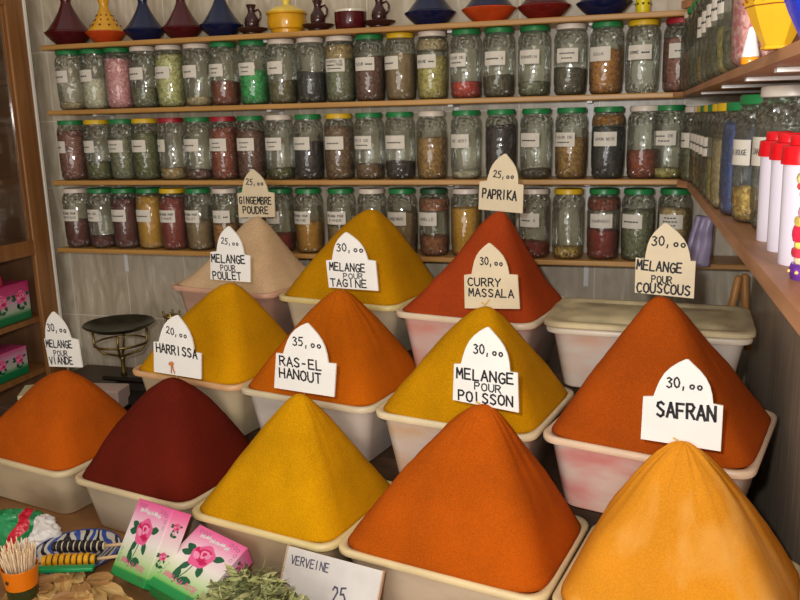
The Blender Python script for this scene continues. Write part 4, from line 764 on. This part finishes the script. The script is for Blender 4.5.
# toothpicks in an orange glass
cx, cy = -1.030, 1.072
t = thing('orange_tumbler', 'orange tumbler with a dark green foot full of toothpicks at lower left', 'tumbler', (cx, cy, ZW))
bm = bmesh.new(); lathe(bm, [(0, .001), (.023, 0), (.0245, .002), (.0275, .044)], 28); lathe(bm, [(0, .044), (.0275, .044)], 28); obj_sharp('dark_foot', bm, mat('dark_green_glass', (46, 52, 22), .15), t)
bm = bmesh.new(); lathe(bm, [(0, .0445), (.0275, .0445), (.0300, .065), (.0320, .082), (.0312, .083), (.0300, .082), (.028, .065), (.026, .050), (0, .050)], 28); obj_sharp('orange_body', bm, mat('orange_tumbler_glass', (220, 116, 12), .2, sss=.15), t)
bm = bmesh.new(); blob(bm, 0, 0, circ(.004, 12, 1, .3, 4), 0)
for v in bm.verts: v.co = Vector((.0006+.0309*math.sin(v.co.x/.03-.12), -.0313*math.cos(v.co.x/.03-.12), .064+v.co.z))
obj('emblem', bm, mat('dark_print', (50, 40, 20), .5), t)
TP = mat('toothpick_wood', (222, 196, 160), .6, n_scale=60, n_amt=.15); proto = None; r3 = random.Random(3); spots = []
for k in range(75):
    a = k*2.39996; rr_ = .0255*math.sqrt((k+.5)/75); x0, y0 = rr_*math.cos(a), rr_*math.sin(a)
    if proto is None:
        bm = bmesh.new(); tube(bm, [(0, 0, 0), (0, 0, .003), (0, 0, .060), (0, 0, .064)], [.0005, .0012, .0012, .0004], 6); proto = obj('toothpick', bm, TP, smooth=True); o = proto
    else: o = proto.copy(); col.objects.link(o)
    o.location = (cx+x0*.85, cy+y0*.85, ZW+.0510+r3.uniform(0, .014)); o.rotation_euler = (-y0*7+r3.uniform(-.06, .06), x0*7+r3.uniform(-.05, .05), 0)
    tag(o, 'wooden toothpick standing in the orange tumbler', 'toothpick', 'toothpicks in the orange tumbler')
# painted plate with dippers
px_, py_ = -1.040, 1.232
PLM, nt, b = new_mat('painted_plate_glaze'); b.inputs['Roughness'].default_value = .12
tc = nt.nodes.new('ShaderNodeTexCoord'); v = nt.nodes.new('ShaderNodeTexWave'); v.wave_type = 'BANDS'; v.inputs['Scale'].default_value = 9; v.inputs['Distortion'].default_value = 9; v.inputs['Detail'].default_value = 1.5; v.inputs['Detail Scale'].default_value = 1.5
nt.links.new(tc.outputs['Object'], v.inputs['Vector']); r = nt.nodes.new('ShaderNodeValToRGB'); r.color_ramp.interpolation = 'CONSTANT'
e = r.color_ramp.elements; e[0].color = lin((24, 26, 40)); e[1].position = .13; e[1].color = lin((206, 200, 190)); x = e.new(.80); x.color = lin((48, 80, 160)); nt.links.new(v.outputs['Fac'], r.inputs['Fac']); nt.links.new(r.outputs['Color'], b.inputs['Base Color'])
t = thing('painted_plate', 'painted ceramic plate with a blue rim at lower left', 'plate', (px_, py_, ZW), .3)
bm = bmesh.new(); lathe(bm, [(0, .003), (.040, .003), (.042, 0), (.046, 0), (.048, .004), (.072, .012), (.0875, .0205), (.0855, .0215), (.070, .0150), (.050, .008), (0, .007)], 40); obj_sharp('dish', bm, PLM, t, ang=60)
bm = bmesh.new(); lathe(bm, [(.0845, .0200), (.0875, .0200), (.0882, .0215), (.0868, .0228), (.0845, .0222), (.0845, .0200)], 40); obj_sharp('blue_rim', bm, mat('blue_rim_glaze', (58, 70, 130), .2), t)
def dipper(x, y, rz, label, c1, c2, stripes=9, L=.115):
    t = thing('striped_dipper', label, 'dipper', (x, y, ZW+.0290), rz, 'striped wooden dippers on the plate'); R = Matrix.Rotation(PI/2, 4, 'Y')
    bm = bmesh.new(); tube(bm, [(.055, 0, 0), (L-.002, 0, .006), (L, 0, .006)], [.0036, .0032, .002], 10); obj('wooden_handle', bm, wood('dipper_wood', (214, 176, 128), (232, 200, 156), (3, 30, 30)), t, smooth=True)
    for k in range(stripes):
        x0 = -.052+k*.0118; r_ = .0125 if k not in (0, stripes-1) else .010
        bm = bmesh.new(); lathe(bm, [(0, x0), (r_*.85, x0), (r_, x0+.002), (r_, x0+.0072), (r_*.85, x0+.009), (0, x0+.009)], 16, R); obj('ring', bm, c1, t, smooth=False)
        bm = bmesh.new(); lathe(bm, [(0, x0+.0091), (r_*.8, x0+.0091), (r_*.8, x0+.0117), (0, x0+.0117)], 16, R); obj('dark_groove', bm, c2, t, smooth=False)
YW = mat('yellow_lacquer', (222, 160, 20), .25); KB = mat('black_lacquer', (30, 26, 34), .3); CW = mat('ivory_lacquer', (222, 206, 170), .3)
dipper(-1.020, 1.187, .30, 'yellow and black ringed dipper on the plate', YW, KB)
dipper(-1.036, 1.236, .25, 'black and ivory ringed dipper behind the yellow one', KB, CW)
bm = bmesh.new(); box(bm, (-.056, -.008, 0), (.056, .008, .008), bevel=.002); o = obj('green_clip', bm, mat('green_plastic', (22, 150, 84), .3), loc=(-1.008, 1.158, ZW+.0245), rz=.30); tag(o, 'bright green plastic strip across the front of the plate', 'strip')
# crumpled red, green and white bag
bm = bmesh.new(); bmesh.ops.create_icosphere(bm, subdivisions=5, radius=1)
for v in bm.verts:
    n1 = noise.noise(v.co*1.6+Vector((3, 1, 2))); n2 = abs(noise.noise(v.co*4.2)); n3 = abs(noise.noise(v.co*9)); f = 1+.22*n1-.28*n2-.10*n3
    v.co = Vector((v.co.x*.085*f, v.co.y*.045*f, max(-.36, v.co.z*f)*.060+.0216))
def banded():
    m, nt, b = new_mat('striped_bag_plastic'); b.inputs['Roughness'].default_value = .25; tc = nt.nodes.new('ShaderNodeTexCoord')
    n = nt.nodes.new('ShaderNodeTexNoise'); n.inputs['Scale'].default_value = 14; n.inputs['Detail'].default_value = 1
    s = nt.nodes.new('ShaderNodeSeparateXYZ'); nt.links.new(tc.outputs['Object'], s.inputs[0]); nt.links.new(tc.outputs['Object'], n.inputs['Vector'])
    a = nt.nodes.new('ShaderNodeMath'); a.operation = 'MULTIPLY_ADD'; a.inputs[1].default_value = 6; a.inputs[2].default_value = .20; nt.links.new(s.outputs['X'], a.inputs[0])
    c = nt.nodes.new('ShaderNodeMath'); c.operation = 'MULTIPLY_ADD'; c.inputs[1].default_value = .55; nt.links.new(n.outputs['Fac'], c.inputs[0]); nt.links.new(a.outputs[0], c.inputs[2])
    d = nt.nodes.new('ShaderNodeMath'); d.operation = 'MULTIPLY_ADD'; d.inputs[1].default_value = -1.5; nt.links.new(s.outputs['Z'], d.inputs[0]); nt.links.new(c.outputs[0], d.inputs[2])
    r = nt.nodes.new('ShaderNodeValToRGB'); r.color_ramp.interpolation = 'CONSTANT'; e = r.color_ramp.elements; e[0].color = lin((40, 140, 84)); e[1].position = .40; e[1].color = lin((196, 24, 50)); x = e.new(.60); x.color = lin((36, 130, 76)); x = e.new(.67); x.color = lin((216, 210, 204))
    nt.links.new(d.outputs[0], r.inputs['Fac']); nt.links.new(r.outputs['Color'], b.inputs['Base Color']); return m
o = obj('crumpled_bag', bm, banded(), smooth=True, loc=(-1.200, 1.262, ZW), rz=.25); tag(o, 'crumpled green red and white plastic bag behind the toothpick tumbler', 'bag')
# chips of dried bark
BK = [wood('bark_chip_%d' % k, a, c, (3, 20, 20), .6) for k, (a, c) in enumerate((((158, 112, 56), (214, 172, 106)), ((134, 92, 48), (196, 150, 90)), ((176, 136, 76), (224, 190, 126))))]
r4 = random.Random(9)
for k in range(34):
    gx, gy = (k % 9), k//9; u_ = -1.262+gx*.030+r4.uniform(-.008, .008); n_ = .835+gy*.030+r4.uniform(-.006, .006)
    if n_ > .925 and u_ > -1.13: n_ -= .03
    L, w_, h = r4.uniform(.045, .080), r4.uniform(.020, .036), r4.uniform(.004, .008); bm = bmesh.new(); bmesh.ops.create_cube(bm, size=1); bmesh.ops.subdivide_edges(bm, edges=bm.edges, cuts=3, use_grid_fill=True)
    for v in bm.verts:
        q = v.co.copy(); f = 1-.5*abs(q.x*2)**3; v.co = Vector((q.x*L, q.y*w_*f, q.z*h + .006*math.cos(q.x*3+k) + .004*(q.y*2)**2)) + Vector((0, 0, 0)); v.co += Vector((0, 0, .0035*noise.noise(Vector((q.x*5+k, q.y*5, q.z*2)))))
    p = un(u_, n_); lay = (0, .012, .006)[k % 3]
    mn = min(v.co.z for v in bm.verts)
    o = obj('bark_chip', bm, BK[k % 3], smooth=False, loc=(p.x, p.y, ZW-mn+lay), rz=r4.uniform(-.9, .7)); tag(o, 'tan chip of dried bark in the loose pile at lower left', 'bark', 'pile of dried bark chips')
# wicker basket peeping in at the lower right
bt_ = thing('wicker_basket', 'small pale wicker basket at the lower right edge', 'basket', (.262, 1.085, ZW))
bm = bmesh.new()
for k in range(9):
    r_ = .027+.001*k; lathe(bm, [(r_+.0032*math.cos(a), .004+k*.0085+.0042*math.sin(a)) for a in [i*PI/4 for i in range(9)]], 26)
lathe(bm, [(0, .001), (.027, .001), (.027, .004), (0, .004)], 26); obj('woven_side', bm, mat('pale_wicker', (214, 180, 130), .6, n_scale=80, n_amt=.15, bump=.5), bt_, smooth=True)
bm = bmesh.new(); lathe(bm, [(.037+.004*math.cos(a), .082+.004*math.sin(a)) for a in [i*PI/4 for i in range(9)]], 26); obj('rim', bm, mat('pale_wicker', (214, 180, 130), .6), bt_, smooth=True)
